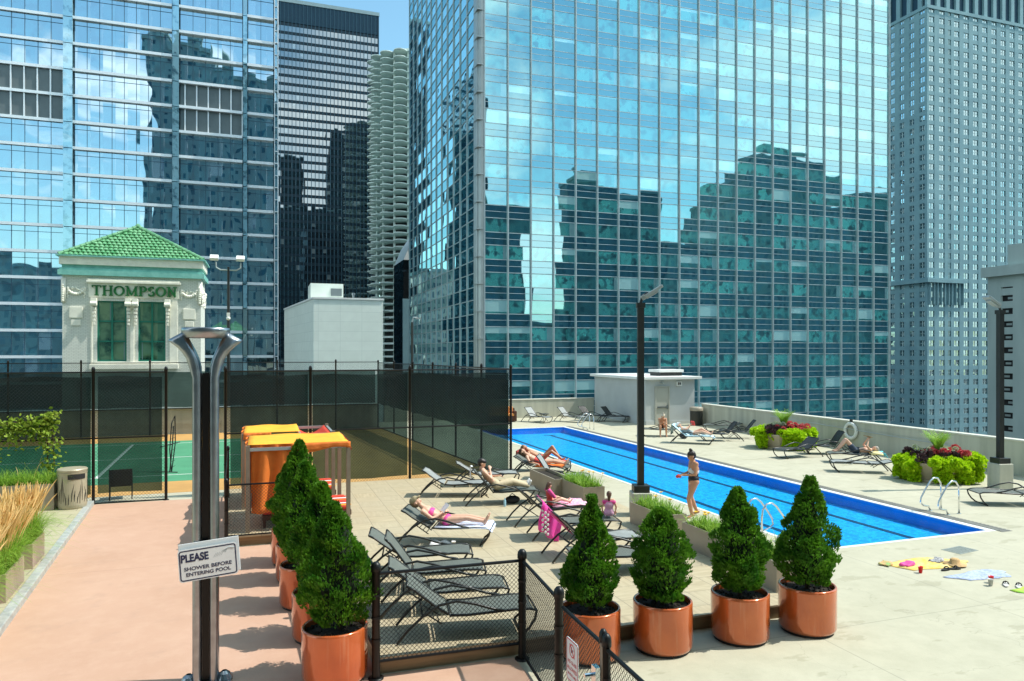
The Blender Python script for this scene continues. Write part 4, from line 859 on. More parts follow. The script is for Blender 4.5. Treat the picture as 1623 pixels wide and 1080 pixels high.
# ================================================================= pool house
HX0,HX1,HY0,HY1=20.9,24.19,36.6,43.29
r=thing('pool_house','small grey stucco pool house with white roof edge and a putty coloured door','hut',(HX0,HY0,0)); B=(HX0,HY0,0)
m=MB(); m.box((0,0,0),(HX1-HX0,HY1-HY0,2.62)); m.build('wall',M['stucco'],r)
m=MB(); m.box((-.25,-.25,2.62),(HX1-HX0+.35,HY1-HY0+.2,2.78)); bevel(m.build('roof',M['white'],r),.015)
m=MB(); m.box((.02,-.05,0),(.55,0,.25)); m.box((1.6,-.05,0),(3.28,0,.2)); m.box((-.04,.02,0),(0,6.6,.18)); m.build('plinth',M['stucco'],r)
m=MB(); m.box((.62,-.06,.02),(.70,.0,2.16)); m.box((1.5,-.06,.02),(1.58,.0,2.16)); m.box((.62,-.06,2.16),(1.58,0,2.24)); m.build('door_frame',M['door'],r)
m=MB(); m.box((.71,-.03,.03),(1.49,-.002,2.15)); d=m.build('door',M['door'],r); m=MB(); m.box((.75,-.09,.98),(1.44,-.04,1.04)); m.box((1.4,-.07,.9),(1.46,-.03,1.12)); m.build('handle',M['steel'],d)
m=MB(); m.ball((1.08,-.1,2.42),.06); m.cbox((1.08,-.06,2.44),(.16,.1,.06)); m.build('wall_lamp',M['metal_pale'],r)
m=MB(); m.cbox((2.2,-.06,2.36),(.34,.1,.26)); bevel(m.build('emergency_light',M['white'],r),.01); m=MB(); m.cbox((2.13,-.115,2.37),(.06,.02,.16)); m.cbox((2.24,-.115,2.37),(.09,.02,.14)); m.build('emergency_light_lens',M['metal_dark'],r)
m=MB(); m.tube([(-.06,.35,2.6),(-.06,.35,.15),(-.2,.32,.05)],.04,8); m.build('drainpipe',M['white'],r)
m=MB(); m.box((1.7,1.2,2.78),(3.2,2.4,3.0)); sk=m.build('skylight',M['metal_dark'],r); m=MB(); m.box((1.62,1.12,3.0),(3.28,2.48,3.16)); bevel(m.build('skylight_lid',M['white'],sk),.02)
def bin_(label,x,y,rad,h,reeds):
    r=thing('litter_bin',label,'bin',(x,y,.1 if reeds else 0)); m=MB()
    if reeds:
        m.lathe([(rad*.93,.0),(rad*.97,.04),(rad,.1),(rad,h*.86),(rad*1.03,h*.88),(rad*1.03,h*.9)],40); m.lathe([(rad,h*.9),(rad*1.04,h*.96),(rad*.98,h*.985),(rad*.01,h)],40); m.build('body',M['planter_taupe_l'],r,False)
        m=MB()
        for i in range(34):
            a=R(180+i*11); z0=.12+random.random()*.1; z1=z0+.25+random.random()*.42; dx=random.uniform(-.12,.12)
            p=[]; 
            for t in (0,.5,1): aa=a+dx*t*t*1.6; p.append((rad*1.001*math.cos(aa),rad*1.001*math.sin(aa),z0+(z1-z0)*t))
            m.tube(p,[.006,.012,.003],5)
        m.build('reed_cut_out',M['metal_dark'],r)
        m=MB(); 
        vs=[]
        for i in range(9): a=R(-95+i*9); vs+= [(rad*1.035*math.cos(a),rad*1.035*math.sin(a),h*.74),(rad*1.035*math.cos(a),rad*1.035*math.sin(a),h*.86)]
        m.add(vs,[(2*i,2*i+2,2*i+3,2*i+1) for i in range(8)]); m.build('opening',M['rubber'],r)
    else:
        m.lathe([(rad*.9,0),(rad,.06),(rad,h*.8)],28); m.build('body',M['metal_dark'],r,True); m=MB(); m.lathe([(rad*1.05,h*.8),(rad*1.08,h*.95),(rad*.9,h),(.01,h)],28); m.build('lid',M['planter_taupe'],r,True)
    return r
M['planter_taupe_l']=mat('taupe_bin_paint',(.42,.38,.27),.4,.1,.1,3)
bin_('cylindrical taupe litter bin with cut out reed pattern beside the court fence',-4.68,21.62,.34,1.05,True)
bin_('dark round litter bin with a taupe lid at the parapet beside the pool house',24.-.35,35.6,.36,1.05,False)
# ================================================================= foliage builders
def leaf_mesh(name,pts,mt,parent,kind_=None,smooth=False):
    """pts: (position, direction, side, length, width)"""
    vs=[];fs=[]
    for p,d,s,l_,w_ in pts:
        n=len(vs); vs+=[p-s*w_*.25,p+s*w_*.25,p+d*l_*.55+s*w_*.5,p+d*l_,p+d*l_*.55-s*w_*.5]; fs.append((n,n+1,n+2,n+3,n+4))
    mb=MB(); mb.v=[tuple(v) for v in vs]; mb.f=fs; mb.m=[0]*len(fs); return mb.build(name,mt,parent)
def rv(): 
    while True:
        v=Vector((random.uniform(-1,1),random.uniform(-1,1),random.uniform(-1,1)))
        if .05<v.length<1: return v.normalized()
def arbor(label,loc,h,rad,seed,bulge=.3,lean=(0,0),group=None,z0=.62,ex=1.3):
    random.seed(seed); r=thing('evergreen_tree',label,'tree',(loc[0],loc[1],z0),random.random()*6,group)
    m=MB(); m.tube([(0,0,0),(.01,0,h*.4),(lean[0]*.5,lean[1]*.5,h*.9)],[.035,.025,.008],7); m.build('trunk',M['trunk'],r)
    ph=[random.uniform(0,6.28) for _ in range(8)]
    def prof(t,a):
        if t<bulge: b=.66+.34*math.sin(t/bulge*math.pi/2)
        else: b=(1-((t-bulge)/(1-bulge))**ex)**1.0 if t<1 else 0
        k=1+.11*math.sin(3*a+ph[0]+t*5)+.09*math.sin(5*a+ph[1]-t*9)+.09*math.sin(t*19+ph[2]+2*a)
        return rad*b*k+.012
    # lobes of denser growth
    lob=[(random.random()**1.1,random.uniform(0,6.28)) for _ in range(95)]
    pts=[]
    for i in range(12500):
        if random.random()<.68:
            t0,a0=random.choice(lob); t=t0+random.gauss(0,.026); a=a0+random.gauss(0,.15)
            if not 0<t<1: continue
            rr=prof(t,a)*(1.07-abs(random.gauss(0,.11))-.9*abs(t-t0)-.12*abs(a-a0))+.02
        else:
            t=1-math.sqrt(random.random()) if random.random()<.35 else random.random(); a=random.uniform(0,6.283)
            rr=prof(t,a)*(.9-abs(random.gauss(0,.17)))
        if rr<0: rr=.01
        z=.10+t*(h-.10); p=Vector((rr*math.cos(a)+lean[0]*t,rr*math.sin(a)+lean[1]*t,z)); o=Vector((math.cos(a),math.sin(a),0))
        d=(o*.55+Vector((0,0,.95))+rv()*.5).normalized(); s=d.cross(rv()).normalized()
        l_=random.uniform(.032,.066); w_=l_*.42
        pts.append((p,d,s,l_,w_))
        if random.random()<.6:
            d2=(d+s*.7).normalized(); pts.append((p+d*l_*.3,d2,s.cross(d2).normalized() if random.random()<.3 else s,l_*.7,w_*.8))
    for i in range(26):
        t=random.uniform(.05,.98); a=random.uniform(0,6.283); o=Vector((math.cos(a),math.sin(a),0)); b=o*prof(t,a)*.95+Vector((lean[0]*t,lean[1]*t,.1+t*(h-.1))); d=(o*.6+Vector((0,0,1))+rv()*.3).normalized(); n_=random.randint(5,10)
        for j in range(n_): q=b+d*(.013*j); e=(d+rv()*.9).normalized(); pts.append((q,e,e.cross(rv()).normalized(),.04,.014))
    leaf_mesh('crown',pts,M['arbor'],r)
    m=MB(); m.lathe([(.02,.12)]+[(prof(t,0)*.62,.12+t*(h-.14)) for t in (.02,.15,.3,.5,.7,.85)]+[(.004,h*.93)],12); m.build('shade_core',M['arbor_core'],r)  # solid near-black core: shade between the sprays put into its colour
    return r
def pot(label,x,y,rz,group):
    r=thing('plant_pot',label,'plant pot',(x,y,0),rz,group)
    m=MB(); m.lathe([(.36,0),(.375,.0),(.375,.03),(.36,.03)],40); m.build('foot_ring',M['rubber'],r)
    m=MB(); m.lathe([(.375,.03),(.398,.045),(.412,.08),(.415,.64),(.413,.67),(.404,.682),(.385,.684),(.378,.672),(.376,.6)],56); m.build('pot_body',M['orange_pot'],r,True)
    m=MB(); m.lathe([(.01,.615),(.377,.6)],24)
    for i in range(60): a=random.uniform(0,6.28); q=random.uniform(.1,.35); m.ball((q*math.cos(a),q*math.sin(a),.61),random.uniform(.01,.03),5,4)
    m.build('soil',M['soil'],r)
    return r
GP='orange pots in a row on the pink path'; GF='orange pots along the edge of the tiled deck'
PL=[(.89,9.43),(.83,10.87),(.69,12.36),(.66,13.75),(.60,14.9)]; PF=[(4.26,8.96),(5.34,8.87),(6.6,8.82),(7.75,8.75)]
on=['nearest to the viewer, at the low gate fence','second from the viewer','third from the viewer','fourth from the viewer','farthest from the viewer, by the cabanas']
p0=pot('glossy orange pot on the pink path, '+on[0],*PL[0],0,GP)
for i in range(1,5): dup(p0,(*PL[i],0),i*1.3,'glossy orange pot on the pink path, '+on[i],GP)
of=['partly behind the sign gate','between the sign gate pot and the next two','second from the right in the front row','rightmost in the front row, nearest the pool']
for i in range(4): dup(p0,(*PF[i],0),i*2.1+.5,'glossy orange pot by the tiled deck, '+of[i],GF)
hl=[(1.6,.42),(1.62,.39),(1.72,.41),(1.92,.4),(1.5,.38)]
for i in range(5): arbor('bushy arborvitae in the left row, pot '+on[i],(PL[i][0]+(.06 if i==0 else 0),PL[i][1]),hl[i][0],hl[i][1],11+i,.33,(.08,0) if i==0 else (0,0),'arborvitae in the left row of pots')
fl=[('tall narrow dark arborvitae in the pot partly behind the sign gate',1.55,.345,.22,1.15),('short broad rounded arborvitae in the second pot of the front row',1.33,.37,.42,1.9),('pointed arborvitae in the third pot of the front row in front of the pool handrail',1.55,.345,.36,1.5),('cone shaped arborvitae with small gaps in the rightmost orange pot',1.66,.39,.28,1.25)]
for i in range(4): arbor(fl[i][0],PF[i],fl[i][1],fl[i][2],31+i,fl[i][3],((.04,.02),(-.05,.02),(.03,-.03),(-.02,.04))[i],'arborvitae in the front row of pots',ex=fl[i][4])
def blades(name,x0,x1,y0,y1,z,n,l0,l1,mt,parent,spread=.6,seg=4,w_=.008,bias=(0,0,0)):
    vs=[];fs=[]
    for i in range(n):
        p=Vector((random.uniform(x0,x1),random.uniform(y0,y1),z)); a=random.uniform(0,6.283); o=Vector((math.cos(a),math.sin(a),0)); l_=random.uniform(l0,l1); sp__=spread*random.uniform(.2,1); s=Vector((-o.y,o.x,0)); d=Vector((0,0,1))+o*sp__*.35+Vector(bias); n0=len(vs)
        for k in range(seg+1):
            t=k/seg; q=p+d*(l_*t)+o*(l_*sp__*t*t*.9)-Vector((0,0,1))*(l_*t*t*t*sp__*.75); ww=w_*(1-t)**.6+.0012; vs+=[q-s*ww/2,q+s*ww/2]
            if k: b=n0+2*k; fs.append((b-2,b-1,b+1,b))
    mb=MB(); mb.v=[tuple(v) for v in vs]; mb.f=fs; mb.m=[0]*len(fs); return mb.build(name,mt,parent)
# ---- rectangular planters along the deck edge, with daylilies
def boxp(label,x,y,w_,l_,h,z,mt,group,rz=0,taper=0.,grp=True,fill=True):
    r=thing('box_planter',label,'planter',(x,y,z),rz,group); m=MB(); t=.03
    def rg(zz,o_): k=taper*(h-zz); return [(-w_/2+o_+k,-l_/2+o_+k,zz),(w_/2-o_-k,-l_/2+o_+k,zz),(w_/2-o_-k,l_/2-o_-k,zz),(-w_/2+o_+k,l_/2-o_-k,zz)]
    vs=rg(0,0)+rg(h,0)+rg(h,t)+rg(h-.12,t); m.add(vs,[(0,3,2,1)]+[(4*j+i,4*j+(i+1)%4,4*j+4+(i+1)%4,4*j+4+i) for j in range(3) for i in range(4)]); m.build('box',mt,r)
    m=MB(); m.add(rg(h-.08,t),[(0,1,2,3)]); m.build('soil',M['soil'],r)
    return r
def lilies(label,x,y,w_,l_,z,n,fl_=10,ht=.5,group='daylilies in the box planters'):
    r=thing('daylily',label,'flowering plant',(x,y,z),0,group); blades('leaves',-w_/2,w_/2,-l_/2,l_/2,0,n,ht*.7,ht*1.25,M['grass'],r,.9,5,.016)
    for i in range(fl_):
        p=Vector((random.uniform(-w_/2,w_/2)*1.1,random.uniform(-l_/2,l_/2)*1.05,ht*random.uniform(.85,1.15))); m=MB(); m.tube([(p.x*.8,p.y*.8,0),(p.x,p.y,p.z)],.004,4)
        m.build('stem',M['grass'],r); pts=[]
        for k in range(6): a=k*1.047; d=Vector((math.cos(a),math.sin(a),.55)).normalized(); pts.append((p,d,Vector((-math.sin(a),math.cos(a),0)),.065,.045))
        leaf_mesh('flower',pts,M['yellow_flower'],r)
GB='taupe box planters along the pool side of the tiled deck'
boxp('empty dark topped taupe planter beside the gray backed lounger near the pool',7.75,18.9,.55,1.9,.52,.22,M['planter_taupe'],GB)
boxp('taupe planter of yellow daylilies just beyond the two little girls',8.0,17.35,.6,1.5,.52,.22,M['planter_taupe'],GB); lilies('clump of yellow daylilies in the planter just beyond the two little girls',8.0,17.35,.5,1.35,.64,700,5,.38)
boxp('taupe planter of daylilies right beside the footing of the bronze lamp post',8.35,14.1,.55,1.5,.48,.22,M['planter_taupe'],GB); lilies('clump of daylilies in the planter beside the lamp post footing',8.35,14.1,.45,1.35,.6,600,4,.36)
boxp('taupe planter of daylilies behind the broad rounded arborvitae',8.4,12.0,.55,1.5,.48,.22,M['planter_taupe'],GB); lilies('clump of yellow daylilies behind the broad rounded arborvitae',8.4,12.0,.45,1.35,.6,600,4,.36)
boxp('short taupe planter between the two rightmost arborvitae',8.25,10.15,.55,.9,.5,.22,M['planter_taupe'],GB); lilies('sparse grassy plant between the two rightmost arborvitae',8.25,10.15,.3,.5,.64,90,0,.5)
# ---- left planters with fountain grass
GW='rose taupe planters of plumed grass on the left walkway'
for i,(y,lab) in enumerate(((16.2,'farthest of three'),(14.3,'middle one of three'),(12.35,'nearest of three, cut by the left edge'))):
    x=cx(y)-.16-.28; boxp('rose taupe box planter on the left walkway, '+lab,x-.1,y,.66,1.25 if i else 1.05,.46,.1,M['planter_pink'],GW,R(3.5))
    r=thing('fountain_grass','golden plumed fountain grass in the rose taupe planter, '+lab,'ornamental grass',(x-.1,y,.5),0,'plumed grasses in the left planters')
    blades('leaves',-.28,.28,-.5,.5,0,1500,.5,.95,M['grass'],r,1.1,6,.008)
    vs=MB()
    for k in range(150):
        a=random.uniform(0,6.283); o=Vector((math.cos(a),math.sin(a),0))*random.uniform(.05,.45)+Vector((.10,.05,0)); p=Vector((random.uniform(-.25,.25),random.uniform(-.45,.45),0)); l_=random.uniform(.8,1.15)
        q=[p+Vector((0,0,l_*t))+o*(t*t*.8) for t in (0,.35,.6,.75,.88,1)]; vs.tube(q,[.002,.002,.008,.014,.012,.002],5)
        for j in range(16):
            t=.6+.4*j/16; c=p+Vector((0,0,l_*t))+o*(t*t*.8); d=(rv()*.8+Vector((0,0,1))).normalized()*.04; s=d.cross(Vector((1,0,0))).normalized()*.0015; vs.add([c-s,c+s,c+d],[(0,1,2)])
    vs.build('plumes',M['straw'],r)
boxp('long taupe box planter of green grass against the court fence',-7.2,21.75,4.3,.7,.68,.1,M['planter_taupe'],None)
r=thing('grass_clump','bright green arching grass in the long planter by the court fence','ornamental grass',(-7.2,21.75,.7),0); blades('leaves',-2.1,2.1,-.3,.3,0,2600,.35,.7,M['grass'],r,1.2,5,.009)
r=thing('feather_grass','thin tan feathery stalks rising behind the litter bin and the fence vine','ornamental grass',(-6.2,21.7,.7),0); blades('stalks',-1.7,.9,-.2,.2,0,26,.6,1.25,M['straw'],r,.6,6,.012)
# vine on the fence
r=thing('vine','leafy green vine trailing along a wire on the court fence at the left edge','climbing plant',(-8,22.2,0)); pts=[]; st=MB()
path_=[(-1.4,2.62),(-.6,2.6),(.2,2.5),(1.,2.42),(1.7,2.3),(2.3,2.38),(2.85,2.5)]
for i in range(len(path_)-1):
    a,b=path_[i],path_[i+1]; st.tube([(a[0],0,a[1]),(b[0],-.02,b[1])],.012,5)
    for k in range(300):
        t=random.random(); drop=abs(random.gauss(0,.16 if i<3 else .28)); c=Vector((a[0]+(b[0]-a[0])*t+random.gauss(0,.05),random.gauss(-.06,.07),a[1]+(b[1]-a[1])*t+random.gauss(.03,.08)-drop)); d=(rv()+Vector((0,-.5,-.3))).normalized(); pts.append((c,d,d.cross(rv()).normalized(),random.uniform(.06,.12),random.uniform(.06,.11)))
for x_,n_ in ((-1.2,600),(-.7,420),(2.7,230)):
    st.tube([(x_,0,2.55),(x_+.08,-.03,1.2),(x_,0,.7)],.012,5)
    for k in range(n_): c=Vector((x_+random.gauss(0,.14),random.gauss(-.06,.07),random.uniform(.75 if n_>200 else 1.6,2.6))); d=(rv()+Vector((0,-.5,-.3))).normalized(); pts.append((c,d,d.cross(rv()).normalized(),random.uniform(.06,.12),random.uniform(.06,.11)))
for i in range(170): c=Vector((random.uniform(-1.2,1.6),random.gauss(-.06,.05),1.35+random.gauss(0,.12))); d=(rv()+Vector((0,-.5,-.3))).normalized(); pts.append((c,d,d.cross(rv()).normalized(),random.uniform(.05,.1),random.uniform(.05,.1)))
leaf_mesh('leaves',pts,M['vine'],r); st.tube([(2.62,0,2.5),(2.62,0,.3)],.016,6); st.build('stems',M['trunk'],r)
# ---- big planters on the right
def bowl(label,plabel,x,y,sc_,rz):
    r=thing('round_planter',label,'planter',(x,y,0),rz,'large beige planters by the right parapet'); n=8
    def og(q,zz): return [(q*math.cos(R(22.5+45*k))*1.28,q*math.sin(R(22.5+45*k)),zz) for k in range(8)]
    m=MB(); rings=[og(.82*sc_,.0),og(.82*sc_,.08),og(.74*sc_,.09),og(.95*sc_,.62*sc_),og(1.0*sc_,.64*sc_),og(1.0*sc_,.72*sc_),og(.93*sc_,.72*sc_),og(.9*sc_,.6*sc_)]
    m.add([v for g in rings for v in g],[(j*8+i,j*8+(i+1)%8,(j+1)*8+(i+1)%8,(j+1)*8+i) for j in range(7) for i in range(8)]); m.build('bowl',M['planter_bowl'],r)
    m=MB(); m.add(og(.9*sc_,.64*sc_),[tuple(range(8))]); m.build('soil',M['soil'],r)
    p=thing('mixed_planting',plabel,'flowering plants',(x,y,.62*sc_),rz,'mixed plantings in the large beige planters')
    def clump(name,mt,cs,n,s0,s1,dn=0.,flat=1.):
        pts=[]
        for c,rr in cs:
            for k in range(n):
                d=rv(); 
                if d.z<-.45: d.z=-d.z
                q=Vector(c)+Vector((d.x*rr,d.y*rr,d.z*rr*flat))*random.uniform(.8,1.05); n_=(d+rv()*.6+Vector((0,0,-dn))).normalized(); l_=random.uniform(s0,s1); pts.append((q,n_,n_.cross(rv()).normalized(),l_,l_*.9))
        leaf_mesh(name,pts,mt,p)
    W=1.2*sc_
    cs=[]
    hole=random.uniform(3.6,4.4)
    for k in range(62):
        a=random.uniform(0,2*math.pi); q=random.uniform(.72,1.12)
        if abs(a-hole)<.28 and random.random()<.8: continue
        dz=random.uniform(-.16,.12)*sc_; cs.append(((1.28*sc_*q*math.cos(a),1.0*sc_*q*math.sin(a),dz+.08),random.uniform(.12,.27)*sc_))
        if random.random()<.5:
            for e in range(3): cs.append(((1.27*sc_*q*math.cos(a),1.0*sc_*q*math.sin(a),dz-(.16+.13*e)*sc_),random.uniform(.12,.17)*sc_))
    clump('trailing_lime_leaves',M['lime'],cs,230,.07,.12,.3)
    cs=[((random.uniform(-.95,.7)*sc_,random.uniform(-.75,.6)*sc_,.2+random.uniform(0,.12)),.17*sc_) for k in range(22)]; clump('dark_leaves',M['coleus_dark'],cs,130,.05,.09)
    cs=[((random.uniform(-.45,1.0)*sc_,random.uniform(-.75,.6)*sc_,.25+random.uniform(0,.2)),random.uniform(.08,.15)*sc_) for k in range(26)]; clump('pink_flowers',M['pink_flower'],cs,140,.04,.07)
    cs=[((random.uniform(-.85,.5)*sc_,random.uniform(-.4,.6)*sc_,.36+random.uniform(0,.2)),random.uniform(.06,.13)*sc_) for k in range(13)]; clump('white_flowers',M['white_flower'],cs,110,.03,.06)
    pts=[]
    for k in range(26):
        a=random.uniform(0,6.283); o=Vector((math.cos(a),math.sin(a),0)); q=[Vector((0,0,.2))+o*(t*random.uniform(.35,.5)*1.3*sc_)*t+Vector((0,0,(1.35*t-.35*t*t)*random.uniform(.8,1.05)*sc_)) for t in (0,.3,.6,1)]
        for j in range(18):
            t=j/18; i=min(2,int(t*3)); f=t*3-i; c=q[i].lerp(q[i+1],f); tn=(q[i+1]-q[i]).normalized(); sd_=tn.cross(Vector((0,0,1))).normalized()
            for s in (-1,1): d=(tn*.7+sd_*s*.7).normalized(); pts.append((c,d,tn.cross(d).cross(d).normalized(),.17*sc_,.022))
    leaf_mesh('palm_fronds',pts,M['palm'],p)
bowl('large beige flared planter by the right parapet, farther from the viewer','lime vines with dark leaves, white and red flowers in the farther large planter',21.6,25.8,.9,R(-25))
bowl('large beige flared planter by the right parapet, nearer to the viewer','lime vines and red flowers around a pale palm in the nearer large planter',20.9,17.6,.86,R(-25))
# ================================================================= loungers
def lounger(label,ang,x,y,z,rz,sling='sling',group='sling loungers set out around the pool'):
    r=thing('sun_lounger',label,'sun lounger',(x,y,z),rz,group); W=.31; ca,sa=math.cos(R(ang)),math.sin(R(ang)); hx,hz=.72,.345; Lb=.74
    bk=lambda f:(hx-Lb*f*ca-.035*math.sin(math.pi*f)*sa*(-1),hz+Lb*f*sa-.05*math.sin(math.pi*f)*ca-(.03 if f==1 else 0)); back=[bk(f) for f in (1,.85,.65,.4,.2,.05)]; seat=[(hx,hz),(.95,.335),(1.25,.35),(1.6,.37),(1.84,.365),(1.93,.335)]
    for s in (-1,1):
        m=MB(); m.tube([(p[0],s*W,p[1]) for p in back],.019,8); m.build('back_rail',M['rail'],r,True)
        m=MB(); m.tube([(p[0],s*W,p[1]) for p in seat]+[(1.9,s*W,.22),(1.82,s*W,.1),(1.72,s*W*.98,.018)],.02,8); m.build('seat_rail',M['rail'],r,True)
        m=MB(); pts=[(0,s*(W+.03),.015),(.15,s*(W+.03),.19),(.34,s*(W+.03),.36),(.56,s*(W+.03),.5),(.8,s*(W+.03),.545),(1.06,s*(W+.03),.49),(1.3,s*(W+.03),.41),(1.5,s*(W+.02),.37)]; m.tube(pts,.02,8); m.build('arched_leg',M['rail'],r,True)
    for p,q_ in ((back[0],0),(seat[-1],0),((1.72,.018),0),((.34,.36),.03),((.72,.33),0)): m=MB(); m.tube([(p[0],-W-q_,p[1]),(p[0],W+q_,p[1])],.014,7); m.build('cross_bar',M['rail'],r,True)
    m=MB(); q=back[3]
    for s in (-.16,.16): m.tube([(q[0],s,q[1]-.01),(.38,s,.34),(.62,s,.18)],.011,6)
    for f in (.2,.5,.8): m.tube([(.38+.24*f,-.16,.34-.16*f),(.38+.24*f,.16,.34-.16*f)],.009,5)
    m.build('back_support',M['rail'],r)
    def sl(name,pts,sag):
        m=MB(); n=7; vs=[]
        for k,p in enumerate(pts):
            e=1 if 0<k<len(pts)-1 else .5
            for j in range(n): t=j/(n-1)*2-1; vs.append((p[0],t*W,p[1]+.006-sag*e*(1-t*t)))
        nn=len(vs); vs+=[(v[0],v[1],v[2]-.006) for v in vs]; L_=len(pts)
        fs=[(i*n+j,i*n+j+1,(i+1)*n+j+1,(i+1)*n+j) for i in range(L_-1) for j in range(n-1)]; fs+=[tuple(nn+q for q in f[::-1]) for f in fs]
        m.add(vs,fs); m.build(name,M[sling],r,True)
    bp=[bk(f) for f in (1,.85,.65,.4,.2,.05)]; sl('backrest',bp,.02); sl('seat',[(.75,.34),(.95,.335),(1.1,.34),(1.25,.35),(1.45,.36),(1.6,.37),(1.75,.37),(1.9,.345)],.035)
    return r
DZ=.22
LG=[('L8','dark sling lounger nearest the low fence panel, lowest of the five at the gate',38,1.78,9.98,DZ,-9),
('L7','dark sling lounger second up from the low fence panel',36,1.72,11.0,DZ,-10),
('L6','dark sling lounger with upright back, third up from the low fence panel',54,1.68,12.05,DZ,-12),
('L5','dark sling lounger just below the one with the pink bikini sunbather',34,1.74,13.05,DZ,-12),
('L4','lounger carrying a sunbather in a pink bikini',30,2.78,15.05,DZ,-25),
('L3','lounger carrying the shirtless man with the phone',50,5.0,18.1,DZ,-11),
('L2','empty lounger behind the man with the phone, against the court fence',30,5.4,20.75,DZ,-13),
('L1','empty lounger at the left end of the row below the court fence',34,4.15,19.65,DZ,-20),
('B1','lounger holding the girl in red and a patterned towel',42,5.4,15.6,DZ,-3),
('B2','lounger with the pink towel hung over its raised back',42,5.4,14.35,DZ,-10),
('B3','lounger with high back just below the pink towel',44,5.15,12.75,DZ,-4),
('B4','lounger half hidden behind the tall narrow arborvitae',6,5.2,11.75,DZ,-8),
('C1','lounger spread with a red towel under the sunbather with bent knees',32,8.55,24.1,0,-35),
('C2','lounger under the sunbather with straight legs beside the pool',28,8.15,23.2,0,-33),
('C3','empty lounger with pale upright back beside the empty planter',58,7.95,21.3,0,-31),
('D1','flat lounger on which the hunched person sits by the pool house',8,19.75,31.2,0,156),
('D2','lounger covered with a light blue towel on the far side of the pool',38,18.05,29.2,0,-42),
('D3','black backed lounger just right of the blue towel',52,21.5,28.6,0,160),
('D4','black backed lounger left of the farther large planter',52,22.9,29.0,0,152),
('D5','low lounger behind the two black backed ones',10,24.,32.0,0,157),
('D6','empty lounger in front of the farther large planter',36,21.2,23.4,0,-178),
('D7','lounger under the man reading between the two large planters',10,22.1,21.0,0,150),
('D8','empty flat lounger left of the nearer large planter',8,20.6,19.2,0,148),
('D9','empty lounger cut by the right edge of the photo',8,20.3,13.75,0,156),
('D0','dark backed lounger behind the reading man by the life ring',58,22.9,23.4,0,158),
('F1','pale sling lounger beside the orange sofa',48,15.2,41.2,0,-62),
('F2','pale sling lounger right of the small side table',48,17.1,40.7,0,-55),
('F4','black sling lounger in the shade left of the pool house wall',48,18.6,40.9,0,-60),
('F3','black sling lounger against the shaded pool house wall',50,19.6,39.9,0,-55)]
LM={}
for k,lab,a,x,y,z,rz in LG:
    sl_='sling_pale' if k in('F1','F2','C3','L1','L2','B3','D8') else ('sling_black' if k in('F3','F4','D3','D4','D0','D6') else 'sling')
    lounger(lab,a,x,y,z,R(rz),sl_); LM[k]=Matrix.Translation((x,y,z))@Matrix.Rotation(R(rz),4,'Z')
# ================================================================= cabanas
def cabana(label,x0,x1,y0,y1,z0,zt,seed):
    random.seed(seed); r=thing('cabana',label,'cabana',(x0,y0,z0),0,'orange cloth cabanas'); W,D,H=x1-x0,y1-y0,zt-z0
    for x,y in ((0,0),(W,0),(W,D),(0,D)): m=MB(); m.box((x-.045,y-.045,0),(x+.045,y+.045,H)); m.build('post',M['wood_post'],r)
    m=MB()
    for y in (0,D): m.box((0,y-.03,H-.12),(W,y+.03,H-.05))
    for x in (0,W*.62,W): m.box((x-.03,0,H-.12),(x+.03,D,H-.05))
    m.build('roof_frame',M['metal_pale'],r)
    def cloth(name,fn,nu,nv,mt):
        m=MB(); vs=[fn(i/nu,j/nv) for i in range(nu+1) for j in range(nv+1)]; n=len(vs); m.add(vs,[(i*(nv+1)+j,(i+1)*(nv+1)+j,(i+1)*(nv+1)+j+1,i*(nv+1)+j+1) for i in range(nu) for j in range(nv)]); o=m.build(name,mt,r,True); s=o.modifiers.new('solid','SOLIDIFY'); s.thickness=.006; return o
    e=1.0 if seed==1 else .62
    cloth('canopy',lambda u,v:(u*W*e,v*D+(.0),H+.02+.02*math.sin(u*9+v*4)*math.sin(v*7)-.03*math.sin(math.pi*v)*math.sin(math.pi*u)**2),16,12,M['yellow_cloth'])
    cloth('canopy_valance',lambda u,v:(W*(.42+.6*u) if seed==1 else W*u*.3,-.05+.01*math.sin(u*30),H+.02-v*(.16+.05*math.sin(u*6))),16,3,M['orange_cloth'])
    cloth('back_curtain',lambda u,v:(-.04+.03*math.sin(u*14),u*D,H-v*(1.35+.1*math.sin(u*5)) ),24,10,M['orange_cloth'])
    cloth('side_curtain',lambda u,v:(.08+u*W*.5,.03+.035*math.sin(u*17+v*2)*(.7+v)*1.5,H-.05-v*(1.45)),28,12,M['orange_cloth'])
    if seed==2: cloth('canopy_sling',lambda u,v:(W*(.6+.36*u),v*D,H-.03-.22*math.sin(math.pi*u)),12,8,M['red_cloth'])
    else: cloth('canopy_end',lambda u,v:(W+.02+.05*u,v*D*.9-.03,H+.02-u*(.18+.06*math.sin(v*9))),5,14,M['red_cloth'])
    m=MB(); m.box((.3,.25,.18),(W+.1,D-.35,.3)); 
    for x,y in ((.35,.3),(W+.03,.3),(.35,D-.4),(W+.03,D-.4)): m.box((x-.03,y-.03,0),(x+.03,y+.03,.18))
    fr=bevel(m.build('day_bed',M['wicker'],r),.01)
    m=MB(); m.box((.32,.27,.3),(W+.08,D-.37,.4)); bevel(m.build('mattress',M['red_cloth'],r),.03)
    for k in range(6): m=MB(); m.box((.5,.3+k*.2,.402),(W+.1,.3+k*.2+.1,.41+.0)); m.build('towel_stripe',M[('yellow_cloth','cloth_white','coral','orange_cloth','cloth_white','red_cloth')[k]],r)
    return r
cabana('nearer orange and yellow cloth cabana, in front of the other one',-.28,1.88,16.75,18.75,DZ,2.12,1)
cabana('farther orange and yellow cloth cabana with part of its roof uncovered',-.42,1.78,19.3,21.3,DZ,2.12,2)
